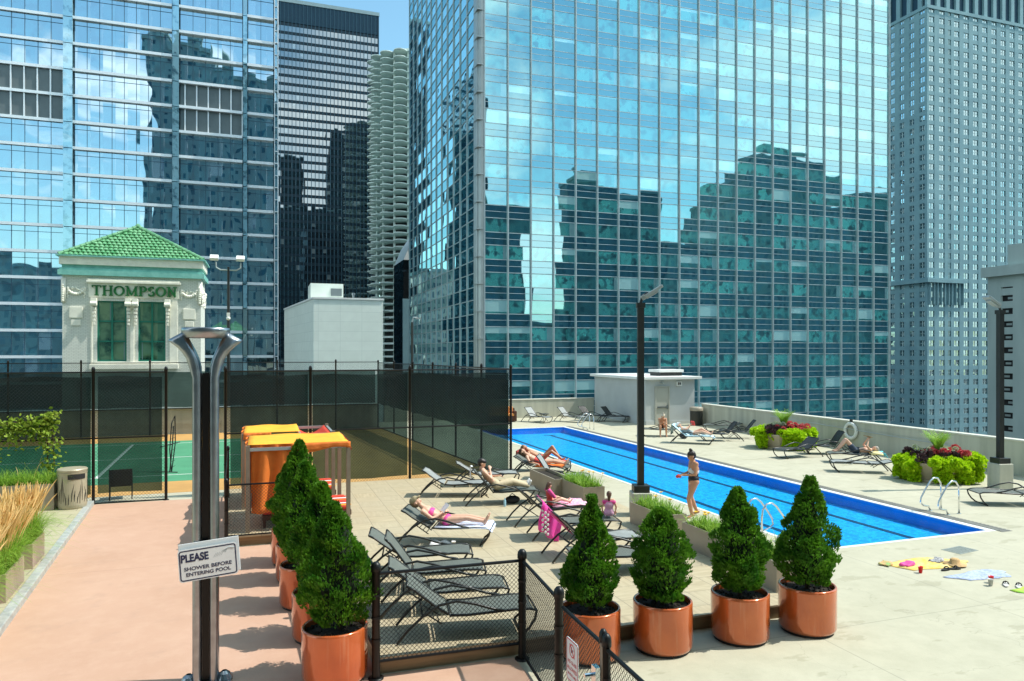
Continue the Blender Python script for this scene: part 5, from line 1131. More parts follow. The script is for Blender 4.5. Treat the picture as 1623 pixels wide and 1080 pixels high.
# ================================================================= people
def fuse(name,segs,mt,parent,voxel=.012,smooth=3):
    m=MB()
    for p,q,r1,r2 in segs:
        p,q=Vector(p),Vector(q); n=max(1,int((q-p).length/(min(r1,r2)*.45))+1)
        for i in range(n+1): t=i/n; m.ball(p.lerp(q,t),r1+(r2-r1)*t,12,8)
    o=m.build(name+'_tmp',mt); rm=o.modifiers.new('r','REMESH'); rm.mode='VOXEL'; rm.voxel_size=voxel; rm.use_smooth_shade=True
    sm=o.modifiers.new('s','SMOOTH'); sm.iterations=smooth; sm.factor=.5
    dg=bpy.context.evaluated_depsgraph_get(); dg.update(); me=bpy.data.meshes.new_from_object(o.evaluated_get(dg)); bpy.data.objects.remove(o)
    me.name=name; o=bpy.data.objects.new(name,me); link(o)
    if not me.materials: me.materials.append(mt)
    if parent: o.parent=parent
    return o
def V(*a): return Vector(a)
def person(label,J,Mx,skin,hair,hairstyle,wear,s=1.,hands=None,voxel=.011,glasses=False,fat=1.):
    """J: joints in metres; wear: list of (name, list of body segments keys with growth, material)"""
    r=bpy.data.objects.new('person',None); link(r); r.matrix_world=Mx@Matrix.Scale(s,4); tag(r,label,'person')
    J={k:Vector(v) for k,v in J.items()}
    lat=(J['shL']-J['shR']).normalized(); lh=(J['hipL']-J['hipR']).normalized()
    def wide(c,l,w_,d,g=0): return (c-l*(w_-d),c+l*(w_-d),d+g,d+g)
    pel,ch,nk,hd=J['pel'],J['chest'],J['neck'],J['head']; waist=pel.lerp(ch,.5)
    B={'pelvis':[wide(pel,lh,.165,.105),wide(pel.lerp(ch,.2),lh,.15,.1)],'waist':[wide(pel.lerp(ch,.38),lat,.125,.088),wide(waist,lat,.122,.086),wide(pel.lerp(ch,.66),lat,.13,.09)],
       'chest':[wide(pel.lerp(ch,.85),lat,.145,.1),wide(ch,lat,.158,.102),wide(ch.lerp(nk,.4),lat,.16,.085)],
       'shoulder':[(J['shL'],J['shR'],.055,.055),(ch.lerp(nk,.6),nk,.075,.055)],'neck':[(nk,nk.lerp(hd,.6),.05,.048)]}
    for S_ in 'LR':
        B['uarm'+S_]=[(J['sh'+S_],J['el'+S_],.05,.038)]; B['farm'+S_]=[(J['el'+S_],J['wr'+S_],.038,.024)]
        h,k,a,t=J['hip'+S_],J['kn'+S_],J['an'+S_],J['toe'+S_]; mid=k.lerp(a,.3)
        B['thigh'+S_]=[(h,h.lerp(k,.45),.088,.078),(h.lerp(k,.45),k,.078,.054)]; B['calf'+S_]=[(k,mid,.054,.055),(mid,a,.055,.034)]
        f=(t-a); B['foot'+S_]=[(a-f*.25,a.lerp(t,.5),.036,.032),(a.lerp(t,.5),t,.032,.024)]
    if fat!=1: B={k_:[(p,q,a*(fat if k_[:3] not in('far','foo') else 1),b*(fat if k_[:3] not in('far','foo') else 1)) for p,q,a,b in v_] for k_,v_ in B.items()}
    F=J['face'].normalized(); up=(hd-nk); up=(up-F*up.dot(F)).normalized(); sd_=F.cross(up).normalized()
    head=[(hd-F*.028+up*.02,hd+F*.02+up*.015,.088,.08),(hd+F*.03-up*.02,hd+F*.035-up*.07,.06,.045),(hd+F*.05-up*.085,hd+F*.052-up*.088,.032,.03),(hd+F*.088+up*.0,hd+F*.1-up*.028,.011,.016),(hd+sd_*.08-up*.01,hd+sd_*.083-up*.03,.018,.014),(hd-sd_*.08-up*.01,hd-sd_*.083-up*.03,.018,.014),(hd+F*.075-up*.055,hd+F*.082-up*.055,.018,.015)]
    segs=head+[x for k_ in B for x in B[k_]]
    for S_ in 'LR':
        w_=J['wr'+S_]; d=J.get('hd'+S_,(w_-J['el'+S_])).normalized(); n=J.get('pn'+S_,V(0,0,-1)); n=(n-d*n.dot(d)).normalized(); sdv=d.cross(n)*(1 if S_=='L' else -1); curl=J.get('curl',.5) if not isinstance(J.get('curl',.5),Vector) else .5
        for o_ in (-.024,-.008,.008,.024): segs.append((w_+d*.015+sdv*o_*.6,w_+d*.075+sdv*o_,.019,.014))
        for i_,(o_,l_) in enumerate(((-.03,.055),(-.01,.072),(.01,.078),(.029,.068))):
            b=w_+d*.08+sdv*o_; c=(d*math.cos(.5)+n*math.sin(.5)); e=(d*math.cos(1.1)+n*math.sin(1.1)); p1=b+c*l_*.55; p2=p1+e*l_*.5; segs+= [(b,p1,.0105,.0095),(p1,p2,.0095,.0085)]
        b=w_+d*.03+sdv*.026; p1=b+(sdv*.8+d*.6).normalized()*.035; p2=p1+(d+n*.5).normalized()*.03; segs+= [(b,p1,.013,.011),(p1,p2,.011,.0095)]
    fuse('body',segs,skin,r,voxel)
    gr=lambda keys,g:[(p,q,a+g,b+g) for k_ in keys for p,q,a,b in B[k_]]
    for nm,keys,g,mt in wear:
        if callable(keys): fuse(nm,keys(J,B,lat,lh,gr),mt,r,voxel)
        else: fuse(nm,gr(keys,g),mt,r,voxel)
    # face details
    m=MB()
    if glasses:
        for q in (-1,1): m.ball(hd+F*.083+sd_*q*.032+up*.012,.021,8,6)
        m.tube([hd+F*.09-sd_*.03+up*.015,hd+F*.09+sd_*.03+up*.015],.005,6)
        for q in (-1,1): m.tube([hd+F*.08+sd_*q*.05+up*.015,hd+sd_*q*.088+up*.01],.004,5)
        m.build('sunglasses',M['rubber'],r,True)
    else:
        for q in (-1,1): m.ball(hd+F*.085+sd_*q*.03+up*.012,.011,8,6)
        m.build('eyes',M['hair'],r,True)
    m=MB(); m.tube([hd+F*.094-sd_*.018-up*.055,hd+F*.1-up*.056,hd+F*.094+sd_*.018-up*.055],.0055,6); m.build('mouth',M['coral'],r,True)
    H=[(hd-F*.035+up*.035,hd+F*.015+up*.045,.092,.082),(hd-F*.05-up*.0,hd-F*.04-up*.03,.08,.07)]
    if hairstyle=='bun': H+=[(hd-F*.03+up*.14,hd-F*.02+up*.16,.045,.04)]
    if hairstyle=='long': H+=[(hd-F*.07-up*.02,hd-F*.075-up*.17,.07,.045)]
    if hairstyle=='pony': H+=[(hd-F*.1+up*.08,hd-F*.16+up*.0,.035,.035),(hd-F*.16+up*.0,hd-F*.14-up*.1,.035,.02)]
    if hairstyle=='short': H+=[(hd+F*.04+up*.075,hd+F*.06+up*.07,.04,.035)]
    if hairstyle in('cap','whitecap'):
        cm=M['capgrey'] if hairstyle=='cap' else M['cloth_white']
        fuse('cap',[(hd-F*.03+up*.05,hd+F*.02+up*.055,.094,.086),(hd+F*.09+up*.055,hd+F*.15+up*.045,.03,.02),(hd+F*.09+up*.055+sd_*.04,hd+F*.14+up*.045+sd_*.035,.02,.015),(hd+F*.09+up*.055-sd_*.04,hd+F*.14+up*.045-sd_*.035,.02,.015)],cm,r,voxel)
    fuse('hair',H,hair,r,voxel)
    return r
def legs(pel,kL,aL,tL,kR=None,aR=None,tR=None,hw=.085):
    m_=lambda v:(v[0],-v[1],v[2]); return {'pel':pel,'hipL':(pel[0]+.0,hw,pel[2]),'hipR':(pel[0],-hw,pel[2]),'knL':kL,'anL':aL,'toeL':tL,'knR':kR or m_(kL),'anR':aR or m_(aL),'toeR':tR or m_(tL)}
def arms(sh,eL,wL,eR=None,wR=None):
    m_=lambda v:(v[0],-v[1],v[2]); return {'shL':sh,'shR':m_(sh),'elL':eL,'wrL':wL,'elR':eR or m_(eL),'wrR':wR or m_(wL)}
I=Matrix.Identity(4)
# standing woman by the pool
J={**legs((0,0,.90),(.17,.10,.49),(.10,.13,.07),(.23,.16,.03),(.02,-.13,.48),(-.17,-.17,.08),(-.05,-.21,.03)),**arms((.0,.165,1.36),(.05,.235,1.11),(.32,.1,1.08),(.02,-.225,1.11),(.3,-.02,1.08)),'chest':(.0,0,1.22),'neck':(.02,0,1.42),'head':(.06,0,1.545),'face':(1,0,-.3)}
def bustb(J,B,lat,lh,gr): c=J['chest']; f=V(1,0,0); return gr(['chest'],.009)[:1]+[(c+f*.07+lat*.065-V(0,0,.02),c+f*.075+lat*.06-V(0,0,.02),.062,.06),(c+f*.07-lat*.065-V(0,0,.02),c+f*.075-lat*.06-V(0,0,.02),.062,.06),(c+lat*.09+f*.06,J['shL']+f*.0-lat*.04,.022,.05),(c-lat*.09+f*.06,J['shR']+f*.0+lat*.04,.022,.05)]
person('woman with dark bun and sunglasses in a black and white swimsuit standing by the pool',J,Matrix.Translation((10.35,15.7,0))@Matrix.Rotation(R(170),4,'Z'),M['skin'],M['hair'],'bun',[('swimsuit_bottom',lambda J,B,lat,lh,gr:gr(['pelvis'],.008)[1:]+[(J['pel']+V(0,0,.02),J['pel']-V(0,0,.07),.125,.075)]+gr(['waist'],.009),0,M['cloth_black']),('swimsuit_top',bustb,0,M['cloth_white'])],1.0,glasses=True,fat=1.14)
r=bpy.data.objects.new('red_cup',None); 
def cup(label,x,y,z,mt,parent=None,group='small plastic cups'):
    m=MB(); m.lathe([(.028,0),(.03,.004),(.034,.06),(.045,.118),(.048,.122),(.045,.124),(.03,.01),(.001,.008)],16); o=m.build('cup',mt,None,True,(x,y,z)); tag(o,label,'cup',group); return o
M_w=Matrix.Translation((10.35,15.7,0))@Matrix.Rotation(R(170),4,'Z'); p_=M_w@V(.42,.04,1.03)
m=MB(); m.tube([(-.06,0,0),(.0,0,.03),(.06,0,0)],[.035,.05,.035],8); m.ball((.05,.02,.01),.045,8,6); tag(m.build('goggles',M['coral'],None,True,p_),'small crumpled pink and red item held in front of the standing woman','swim cap')
# reclining man
def rec(back,knee=.56,kx=1.27,ax=1.68,az=.45,flat=False):
    return {}
Jm={**legs((.86,0,.46),(1.26,.1,.56),(1.66,.1,.45),(1.73,.12,.58)),**arms((.48,.175,.86),(.66,.25,.66),(.9,.1,.7),(.68,-.24,.68),(.66,-.05,.9)),'chest':(.58,0,.72),'neck':(.44,0,.92),'head':(.46,0,1.05),'face':(1,0,-.5)}
person('shirtless man with short dark hair in khaki trousers looking at a phone on a lounger',Jm,LM['L3'],M['skin_pale'],M['hair'],'short',[('trousers',['pelvis','thighL','thighR','calfL','calfR'],.022,M['khaki']),('socks',['footL','footR'],.008,M['cloth_white'])])
m=MB(); m.cbox((0,0,0),(.09,.17,.012),Matrix.Rotation(R(-40),4,'Y')); tag(m.build('phone',M['rubber'],None,False,LM['L3']@V(1.0,.08,.72)),'black phone in the hand of the shirtless man','phone')
m=MB(); m.box((-.012,-.12,-.3),(.0,.12,0)); m.box((-.012,-.12,-.012),(.05,.12,0)); o=m.build('towel',M['cloth_white']); o.location=LM['L3']@V(.17,.1,.97); o.rotation_euler=(0,0,R(-11)); tag(o,'small white towel hanging over the back of the lounger behind the man with the phone','towel')
# woman in pink bikini
Jl={**legs((.98,0,.45),(1.40,.085,.51),(1.80,.08,.45),(1.86,.11,.58)),**arms((.5,.165,.64),(.72,.25,.52),(.9,.09,.62)),'chest':(.64,0,.58),'neck':(.44,0,.72),'head':(.32,0,.80),'face':(.75,0,.75)}
bik=lambda J,B,lat,lh,gr:[(p,q,a+.008,b+.008) for p,q,a,b in B['chest'][1:2]]
person('sunbather in a pink bikini and sand coloured cap lying on a lounger',Jl,LM['L4'],M['skin_pale'],M['hair_blonde'],'cap',[('bikini_top',bik,0,M['pink']),('bikini_bottom',lambda J,B,lat,lh,gr:gr(['pelvis'],.008)[:1],0,M['pink'])])
def matx(label,name,cat,pts,w_,mt,Mx,th=.012,wav=.01,group=None):
    m=MB(); n=10; vs=[]
    for k,p in enumerate(pts):
        for j in range(n+1): t=j/n*2-1; vs.append((p[0],t*w_/2,p[1]+wav*math.sin(t*5+k)))
    N=len(vs); vs+=[(v[0],v[1],v[2]-th) for v in vs]; L_=len(pts); fs=[(i*(n+1)+j,i*(n+1)+j+1,(i+1)*(n+1)+j+1,(i+1)*(n+1)+j) for i in range(L_-1) for j in range(n)]; fs+=[tuple(N+q for q in f[::-1]) for f in fs]; 
    for j in range(n): fs+= [(j,N+j,N+j+1,j+1)]; b=(L_-1)*(n+1)+j; fs+=[(b,b+1,N+b+1,N+b)]
    for i in range(L_-1): a=i*(n+1); b=a+n+1; fs+=[(a,b,N+b,N+a),(a+n,N+a+n,N+b+n,b+n)]
    m.add(vs,fs); o=m.build(name,mt,None,True); o.matrix_world=Mx; return tag(o,label,cat,group)
matx('white towel under the sunbather in the pink bikini','towel','towel',[(.78,.36),(1.1,.365),(1.5,.375),(1.9,.375),(1.97,.3)],.7,mat('white_blue_towel',(.75,.78,.85),.9,0,.2,14,col2=(.5,.6,.85)),LM['L4'])
m=MB(); m.cbox((0,0,0),(.2,.28,.006),Matrix.Rotation(R(-50),4,'Y')); tag(m.build('magazine',M['cloth_white'],None,False,LM['L4']@V(.93,0,.7)),'open white magazine held by the sunbather in the pink bikini','magazine')
cup('white cup on the tiles under the pink bikini lounger',*(LM['L4']@V(1.2,-.45,0)),M['cloth_white'])
# little girls
Jg={**legs((.95,0,.50),(1.35,.1,.6),(1.7,.12,.5),(1.78,.12,.58)),**arms((.88,.15,.93),(1.05,.2,.72),(1.25,.1,.68)),'chest':(.93,0,.78),'neck':(.92,0,.98),'head':(.93,0,1.11),'face':(.8,.4,-.5)}
G1=LM['B1']@Matrix.Translation((.35,0,.14)); 
person('little girl with brown curls in a red swimsuit with arm floats on a lounger',Jg,G1,M['skin_pale'],M['hair_brown'],'long',[('swimsuit',['pelvis','waist','chest'],.012,M['coral']),('arm_floats',['uarmL','uarmR'],.03,M['pink'])],.64,voxel=.014)
matx('pink and white patterned towel under the girl in red','towel','towel',[(1.0,.39),(1.3,.41),(1.6,.44),(1.85,.42)],.66,mat('pink_pattern_towel',(.8,.15,.35),.9,0,.2,18,col2=(.75,.7,.75)),LM['B1'],.02,.02)
Jh={**legs((1.0,0,.50),(1.36,.1,.52),(1.42,.1,.15),(1.52,.1,.1)),**arms((.98,.15,.93),(.98,.24,.72),(1.05,.22,.55)),'chest':(.99,0,.78),'neck':(.99,0,.98),'head':(1.0,0,1.11),'face':(1,0,-.1)}
G2=LM['B2']@Matrix.Translation((1.76,.02,.14))@Matrix.Rotation(R(75),4,'Z')@Matrix.Translation((-.62,0,0))
person('little girl in a ruffled pink swimsuit seen from behind at a lounger foot',Jh,G2,M['skin_pale'],M['hair_brown'],'long',[('swimsuit',['pelvis','waist','chest'],.012,M['pinkpale']),('ruffle',lambda J,B,lat,lh,gr:[(J['shL']-V(0,0,.06),J['shR']-V(0,0,.06),.085,.085)],0,M['pink'])],.64,voxel=.014)
hp=mat('hot_pink_towel',(.85,.02,.3),.85,0,.3,7,col2=(.8,.12,.5))
def _tow():
    m=MB(); nu,nv=18,12; vs=[]
    for i in range(nu+1):
        u=i/nu; x=.17+.42*u; zt=.87-.46*u
        for j in range(nv+1):
            v=j/nv; y=.1-.46*min(1,v*2.2); z=zt+.015
            if v>.45: y=-.37-.03*math.sin(u*13)-.05*math.sin(u*5+v*4); z=zt+.015-(v-.45)*(1.15-.25*u)-.02*math.sin(u*17)
            vs.append((x+.05*(v>.45)*math.sin(v*5),y,z))
    m.add(vs,[(i*(nv+1)+j,(i+1)*(nv+1)+j,(i+1)*(nv+1)+j+1,i*(nv+1)+j+1) for i in range(nu) for j in range(nv)]); o=m.build('towel',[hp],None,True); q=o.modifiers.new('solid','SOLIDIFY'); q.thickness=.012; o.matrix_world=LM['B2']
    # white and black print band
    return tag(o,'hot pink towel with white pattern hanging over the raised back of a lounger','towel')
tw=_tow(); m=MB()
for i in range(3):
    for j in range(5): m.ball((.2+i*.055,-.415-.012*(i%2),.66-j*.1-i*.05),.028,8,5,(1,.35,1.2))
m.build('printed_spots',M['cloth_white'],tw)
matx('narrow pink towel trailing from the lounger beside the hot pink towel','towel','towel',[(.2,.83),(.35,.7),(.5,.55),(.65,.4)],.28,M['pink'],LM['B3']@Matrix.Translation((-.05,.35,0)),.015,.02)
# poolside sunbathers
Jc={**legs((.98,0,.45),(1.3,.1,.86),(1.58,.1,.46),(1.72,.12,.42),(1.32,-.1,.72),(1.7,-.1,.46),(1.8,-.12,.5)),**arms((.5,.165,.64),(.62,.3,.5),(.85,.3,.45)),'chest':(.64,0,.58),'neck':(.44,0,.72),'head':(.30,0,.79),'face':(.5,0,.9)}
person('sunbather with one knee raised lying on the red towel by the pool',Jc,LM['C1'],M['skin'],M['hair_blonde'],'long',[('swimsuit',['pelvis'],.008,M['coral'])])
Jd={**legs((.98,0,.45),(1.4,.1,.52),(1.80,.12,.46),(1.87,.14,.58)),**arms((.5,.165,.64),(.62,.3,.5),(.85,.3,.45)),'chest':(.64,0,.58),'neck':(.44,0,.72),'head':(.30,0,.79),'face':(.5,0,.9)}
person('sunbather lying with legs straight beside the one on the red towel',Jd,LM['C2'],M['skin_pale'],M['hair_brown'],'long',[('swimsuit',['pelvis','waist'],.008,M['coral'])])
matx('red towel draped over the lounger next to the court fence','towel','towel',[(.08,.45),(.1,.72),(.3,.62),(.72,.37),(1.1,.36),(1.5,.37),(1.85,.38)],.72,M['coral'],LM['C1'],.015,.01)
matx('orange red towel under the straight legged sunbather','towel','towel',[(.8,.36),(1.1,.36),(1.5,.37),(1.75,.38)],.68,M['orange_cloth'],LM['C2'],.015,.01)
# hunched person by the pool house
Js={**legs((0,0,.5),(.42,.14,.52),(.40,.15,.09),(.54,.16,.05)),**arms((.22,.17,.88),(.38,.17,.62),(.5,.05,.72)),'chest':(.16,0,.78),'neck':(.27,0,.95),'head':(.36,0,1.03),'face':(1,0,-.7)}
person('tanned person with light hair sitting hunched on a lounger in front of the pool house',Js,LM['D1']@Matrix.Translation((.9,.1,0))@Matrix.Rotation(R(95),4,'Z'),M['skin'],mat('light_hair',(.6,.5,.38),.6,0,.1,20),'bun',[('swimwear',['pelvis'],.01,M['cloth_black'])])
m=MB(); m.ball((0,0,.16),.2,10,7,(1.2,.8,.8)); m.tube([(-.12,0,.28),(0,0,.42),(.12,0,.28)],.015,6); tag(m.build('beach_bag',M['cloth_black'],None,True,(19.35,30.2,0)),'black bag on the deck beside the hunched person','bag')
# reader on blue towel
person('sunbather in a white cap holding up a red book on the blue towel lounger',{**Jl,**arms((.5,.165,.66),(.74,.24,.66),(.86,.08,.84)),'knL':(1.36,.1,.66),'knR':(1.4,-.1,.56)},LM['D2'],M['skin_pale'],M['hair_blonde'],'whitecap',[('swimsuit',['pelvis','waist','chest'],.009,mat('print_swimsuit',(.1,.2,.25),.7,0,.3,25,col2=(.6,.65,.65)))])
m=MB(); m.cbox((0,0,0),(.04,.26,.2),Matrix.Rotation(R(-15),4,'Y')); tag(m.build('book',M['coral'],None,False,LM['D2']@V(.98,0,.92)),'red book held by the sunbather in the white cap','book')
matx('light blue towel over the back of the lounger of the sunbather in the white cap','towel','towel',[(.02,.4),(.05,.85),(.1,.87),(.4,.62),(.72,.37),(1.2,.37),(1.85,.385),(1.95,.3)],.74,M['blue_towel'],LM['D2'],.015,.01)
# man reading flat between planters
Jr={**legs((.98,0,.46),(1.28,.1,.86),(1.6,.1,.46),(1.74,.12,.42)),**arms((.46,.17,.5),(.6,.24,.66),(.5,.1,.88)),'chest':(.60,0,.48),'neck':(.38,0,.5),'head':(.24,0,.53),'face':(.35,0,1)}
person('pale man in dark swim shorts lying with knees bent reading between the large planters',Jr,LM['D7'],M['skin_pale'],mat('grey_hair',(.4,.35,.3),.6,0,.1,20),'none',[('swim_shorts',lambda J,B,lat,lh,gr:gr(['pelvis'],.015)+[(p,q,a+.02,b+.02) for p,q,a,b in (B['thighL'][0],B['thighR'][0])],0,M['navy'])])
m=MB(); m.cbox((0,0,0),(.2,.3,.015),Matrix.Rotation(R(20),4,'Y')); tag(m.build('book',M['capgrey'],None,False,LM['D7']@V(.5,0,1.0)),'open book held above the face of the man in dark swim shorts','book')
matx('light blue towel bunched under the head of the reading man','towel','towel',[(-.1,.3),(0,.44),(.2,.42),(.45,.40)],.7,mat('aqua_towel',(.12,.55,.68),.9,0,.15,10),LM['D7'],.04,.03)
matx('pale yellow towel beside the reading man','towel','towel',[(.1,.42),(.3,.44),(.5,.42)],.4,mat('pale_yellow_towel',(.75,.68,.35),.9,0,.15,10),LM['D7']@Matrix.Translation((0,.3,0)),.04,.03)
# ================================================================= handrails and small things
def rails(label,x,y,rz,grp='curved steel pool ladders'):
    r=thing('pool_ladder',label,'pool ladder',(x,y,0),rz,grp)
    for s in (-.26,.26):
        m=MB(); m.tube([(.42,s,0),(.42,s,.55),(.40,s,.72),(.30,s,.84),(.16,s,.86),(.04,s,.78),(-.14,s,.56),(-.28,s,.36),(-.30,s,.24),(-.2,s,.16),(-.02,s,.12),(.04,s,.02)],.022,10); m.build('handrail',M['chrome'],r,True)
        m=MB(); m.lathe([(.05,0),(.05,.012),(.03,.02)],14,(.42,s,0)); m.lathe([(.05,0),(.05,.012),(.03,.02)],14,(.04,s,0)); m.build('escutcheon',M['chrome'],r)
    for z in (-.2,): m=MB(); m.box((-.2,-.26,z),(-.12,.26,z+.03)); m.build('tread',M['chrome'],r)
rails('steel pool ladder rails at the right edge of the pool nearest the viewer',16.6,14.0,0)
rails('steel pool ladder rails at the left edge of the pool, seen between two arborvitae',10.75,13.3,R(180))
rails('steel pool ladder rails at the far right end of the pool by the pool house',16.6,35.6,0)
def flat(name,label,cat,poly,z,mt,th=.02,group=None,bump=.02):
    m=MB(); c=V(sum(p[0] for p in poly)/len(poly),sum(p[1] for p in poly)/len(poly),0); rings=6; n=len(poly); vs=[(0,0,th)]
    for k in range(1,rings+1):
        for p in poly: f=k/rings; q=(V(p[0],p[1],0)-c)*f; vs.append((q.x,q.y,th+bump*noise.noise(V(q.x*6,q.y*6,z))*2 if k<rings else 0.004+abs(noise.noise(V(q.x*5,q.y*5,1)))*.02))
    fs=[(0,1+i,1+(i+1)%n) for i in range(n)]+[(1+k*n+i,1+(k+1)*n+i,1+(k+1)*n+(i+1)%n,1+k*n+(i+1)%n) for k in range(rings-1) for i in range(n)]
    b=len(vs); vs+=[(vs[1+(rings-1)*n+i][0],vs[1+(rings-1)*n+i][1],-.0+.001) for i in range(n)]; fs+=[(1+(rings-1)*n+i,b+i,b+(i+1)%n,1+(rings-1)*n+(i+1)%n) for i in range(n)]
    m.add(vs,fs); o=m.build(name,mt,None,True,(c.x,c.y,z)); return tag(o,label,cat,group)
ytow=mat('yellow_print_towel',(.8,.52,.05),.9,0,.2,9,col2=(.7,.58,.3))
wtow=mat('white_blue_print_towel',(.55,.6,.72),.9,0,.2,22,col2=(.25,.33,.55))
def wob(poly,n=6,a=.03):
    o=[]
    for i in range(len(poly)):
        p,q=poly[i],poly[(i+1)%len(poly)]
        for k in range(n): t=k/n; o.append((p[0]+(q[0]-p[0])*t+random.uniform(-a,a),p[1]+(q[1]-p[1])*t+random.uniform(-a,a)))
    return o
flat('beach_towel','yellow printed beach towel spread on the concrete near the pool','towel',wob([(11.45,10.95),(11.75,10.42),(12.9,10.3),(13.3,10.55),(12.6,11.05)]),.004,ytow)
flat('beach_towel','white towel with a blue print spread on the concrete, in front of the yellow one','towel',wob([(11.9,9.95),(12.2,9.62),(13.1,9.55),(13.35,9.85),(13.05,10.05)]),.004,wtow)
flat('beach_towel','green and yellow towel cut by the right edge of the photo','towel',wob([(12.35,9.0),(12.5,8.6),(13.4,8.5),(13.5,9.1)]),.004,mat('green_yellow_towel',(.2,.65,.08),.9,0,.2,4,col2=(.8,.75,.1)))
flat('clothing','crumpled pink clothing on the left end of the yellow towel','clothing',wob([(11.7,10.72),(11.78,10.6),(12.0,10.6),(12.05,10.72),(11.9,10.78)],4),.03,M['pink'],.05,None,.02)
flat('clothing','crumpled green and orange cloth at the left tip of the yellow towel','clothing',wob([(11.4,10.95),(11.5,10.75),(11.65,10.8),(11.6,11.0)],4),.02,mat('green_orange_cloth',(.2,.5,.15),.9,0,.2,12,col2=(.85,.35,.2)),.04,None,.02)
flat('clothing','small black and white garment on the right half of the yellow towel','clothing',wob([(12.45,10.72),(12.5,10.6),(12.75,10.62),(12.75,10.78)],4),.03,mat('black_white_cloth',(.03,.03,.04),.9,0,.2,30,col2=(.6,.6,.62)),.05,None,.02)
m=MB(); m.lathe([(.2,.0),(.19,.012),(.1,.02),(.085,.09),(.06,.11),(.002,.115)],28); o=m.build('straw_hat',M['straw_hat'],None,True,(12.8,10.42,.03)); tag(o,'tan straw sun hat lying on the yellow towel','hat')
cup('red cup at the near corner of the yellow towel',11.75,10.28,0.0,M['red_plastic']); cup('red cup beside the gray cup below the white towel',12.45,9.42,0,M['red_plastic']); cup('gray cup left of a red cup below the white towel',12.28,9.3,0,M['grey_plastic']); cup('red cup on the green towel at the right edge',12.6,8.72,.03,M['red_plastic'])
def sandal(x,y,rz,label,grp,mt):
    r=thing('sandal',label,'sandal',(x,y,.002),rz,grp); m=MB(); pts=[]
    for i in range(18): a=2*math.pi*i/18; pts.append((.135*math.cos(a),.045*math.sin(a)*(1+.2*math.cos(a))))
    m.prism(pts,0,.025); m.build('sole',mt,r)
    m=MB(); m.tube([(.02,-.045,.02),(.04,-.03,.055),(.05,0,.065),(.04,.03,.055),(.02,.045,.02)],.012,6); m.tube([(.1,0,.03),(.05,0,.065)],.008,6); m.build('strap',M['rubber'],r)
ws=mat('pale_sandal_foam',(.6,.58,.55),.7,0,.1,20)
sandal(12.55,9.22,R(40),'pale sandal with black strap below the white towel, left of its pair','pair of pale sandals',ws); sandal(12.68,9.08,R(35),'pale sandal with black strap below the white towel, right of its pair','pair of pale sandals',ws)
sandal(12.35,10.25,R(10),'black sandal on the edge of the yellow towel, left of its pair','pair of black sandals',M['rubber']); sandal(12.55,10.24,R(-15),'black sandal on the edge of the yellow towel beside the straw hat','pair of black sandals',M['rubber'])
r=thing('drain_grate','square metal drain grate set in the concrete near the corner of the pool','drain cover',(13.9,11.2,0),R(8)); m=MB(); m.box((-.32,-.2,.001),(.32,.2,.006)); m.build('frame',mat('drain_metal',(.3,.33,.3),.6,.3,.2,8),r)
m=MB()
for i in range(15):
    for j in range(7): m.cbox((-.28+i*.04,-.15+j*.05,.0065),(.022,.025,.002))
m.build('slots',mat('drain_slot',(.1,.12,.11),.8,0,0),r)
r=thing('sofa','brown wicker sofa with orange cushions at the far end of the pool','sofa',(14.1,41.3,0),R(-10)); m=MB(); m.box((-1.2,-.4,.05),(.5,.4,.35)); m.box((-1.2,.28,.05),(.5,.42,.8)); bevel(m.build('frame',M['wicker'],r),.03); m=MB(); m.box((.36,-.42,.05),(.52,.42,.66)); bevel(m.build('armrest',M['wicker'],r),.03)
for i in range(2): m=MB(); m.box((-1.15+i*.77,-.4,.36),(-.4+i*.77,.26,.5)); bevel(m.build('seat_cushion',M['cushion'],r),.04); m=MB(); m.box((-1.15+i*.77,.12,.5),(-.4+i*.77,.3,.9)); bevel(m.build('back_cushion',M['cushion'],r),.05)
r=thing('side_table','low dark metal side table between the pale loungers','table',(16.2,40.6,0)); m=MB(); m.lathe([(.01,.44),(.32,.44),(.32,.47),(.01,.47)],24); m.build('table_top',M['metal_dark'],r)
for k in range(3): a=k*2.09; m=MB(); m.tube([(.27*math.cos(a),.27*math.sin(a),0),(.08*math.cos(a),.08*math.sin(a),.25),(.24*math.cos(a),.24*math.sin(a),.44)],.014,6); m.build('leg',M['metal_dark'],r)
r=thing('life_ring','white life ring hanging on the right parapet wall beside a long pole','life ring',(24.12,24.6,.78)); 
m=MB(); n1,n2=28,10; vs=[]
for i in range(n1):
    a=2*math.pi*i/n1
    for j in range(n2): b=2*math.pi*j/n2; q=.31+.075*math.cos(b); vs.append((.06*math.sin(b),q*math.cos(a),q*math.sin(a)))
m.add(vs,[(i*n2+j,i*n2+(j+1)%n2,((i+1)%n1)*n2+(j+1)%n2,((i+1)%n1)*n2+j) for i in range(n1) for j in range(n2)]); m.build('ring',M['white'],r,True)
m=MB(); m.box((0,-.06,.3),(.06,.06,.5)); m.build('bracket',M['metal_dark'],r)
m=MB(); m.tube([(24.08,29.8,1.0),(24.1,19.8,.72)],.018,8); tag(m.build('rescue_pole',M['metal_pale']),'long thin rescue pole hung along the right parapet wall','pole')
r=thing('patio_chair','dark woven patio chair standing behind the court gate fence, seen from the back','chair',(-3.75,22.85,0),R(8)); m=MB(); m.box((-.28,-.02,.42),(.28,.03,.86)); bevel(m.build('backrest',M['wicker'],r),.01); m=MB(); m.box((-.28,0,.38),(.28,.5,.42)); m.build('seat',M['wicker'],r)
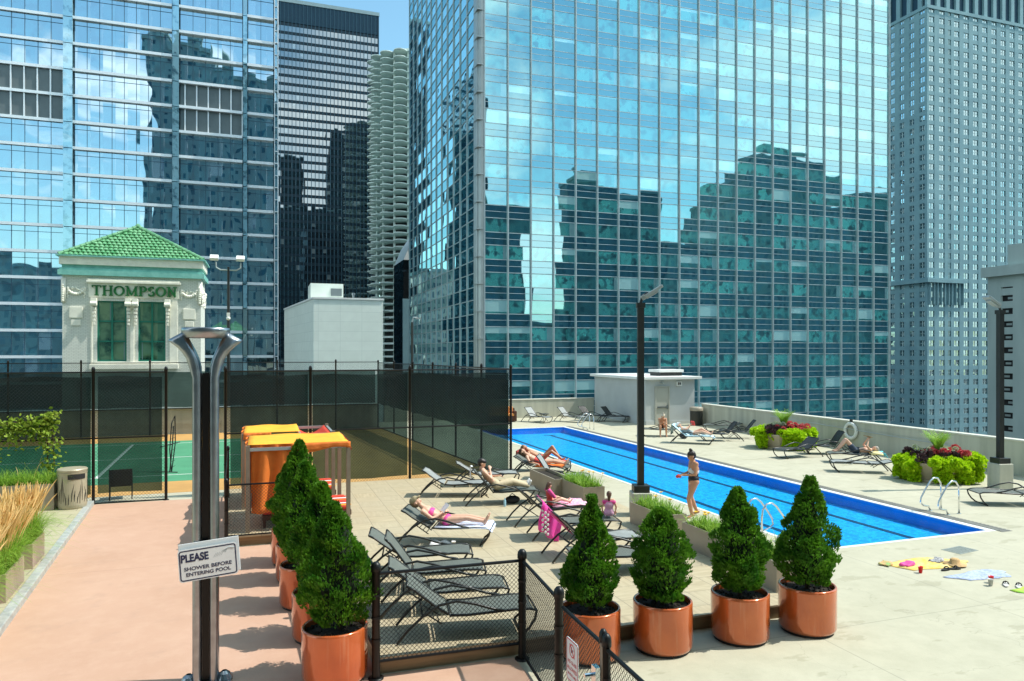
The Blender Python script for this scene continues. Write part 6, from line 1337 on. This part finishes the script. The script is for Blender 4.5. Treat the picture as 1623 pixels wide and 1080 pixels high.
for x in (-.28,.28):
    m=MB(); m.tube([(x,0,0),(x,0,.86)],.015,6); m.build('leg',M['metal_dark'],r); m=MB(); m.tube([(x,.5,0),(x,.5,.62),(x,0,.64)],.015,6); m.build('leg',M['metal_dark'],r)
r=thing('ball_net','small dark sports net on a stand on the green court in the gate opening','net',(-3.0,27.5,0),R(60)); 
m=MB(); m.tube([(0,0,0),(.15,0,1.0),(.2,0,1.6)],.022,6); m.tube([(-.5,0,.95),(.55,0,1.0)],.018,6); m.tube([(0,-.3,.02),(0,.3,.02)],.02,6); m.build('stand',M['metal_dark'],r)
m=MB(); m.tube([(.1,0,.0),(.3,0,1.0),(.28,0,1.95),(.1,0,1.7),(.0,0,.8),(.1,0,.0)],.018,6)
for k in range(9): z=.15+k*.2; m.tube([(.05,0,z),(.3,0,z+.05)],.007,4)
m.build('net',M['wire'],r)

m=MB(); m.ball((0,0,.1),.14,12,8,(1.5,.8,.75)); m.tube([(-.1,0,.18),(0,.02,.26),(.1,0,.18)],.012,6); o=m.build('bag',M['cloth_black'],None,True,tuple(LM['L3']@V(1.25,-.1,0))); tag(o,'small black bag on the tiles under the lounger of the man with the phone','bag')
q=LM['L4']@V(.9,-.35,0); flat('towel','crumpled white towel on the tiles under the pink bikini lounger','towel',wob([(q.x-.25,q.y-.12),(q.x+.3,q.y-.15),(q.x+.32,q.y+.1),(q.x-.2,q.y+.14)],5),.225,M['cloth_white'],.07,None,.05)
m=MB(); m.lathe([(.03,0),(.032,.02),(.032,.15),(.012,.19),(.012,.22),(.001,.222)],14); o=m.build('bottle',mat('pale_blue_bottle',(.35,.6,.75),.2,0,0),None,True,tuple(LM['L3']@V(1.0,-.45,0))); tag(o,'small pale blue bottle on the tiles beside the lounger of the man with the phone','bottle')
m=MB(); m.lathe([(.03,0),(.032,.02),(.032,.15),(.012,.19),(.012,.22),(.001,.222)],14); o=m.build('bottle',M['cloth_white'],None,True,tuple(LM['D7']@V(1.2,.5,0))); tag(o,'white bottle on the deck beside the lounger of the man in swim shorts','bottle')
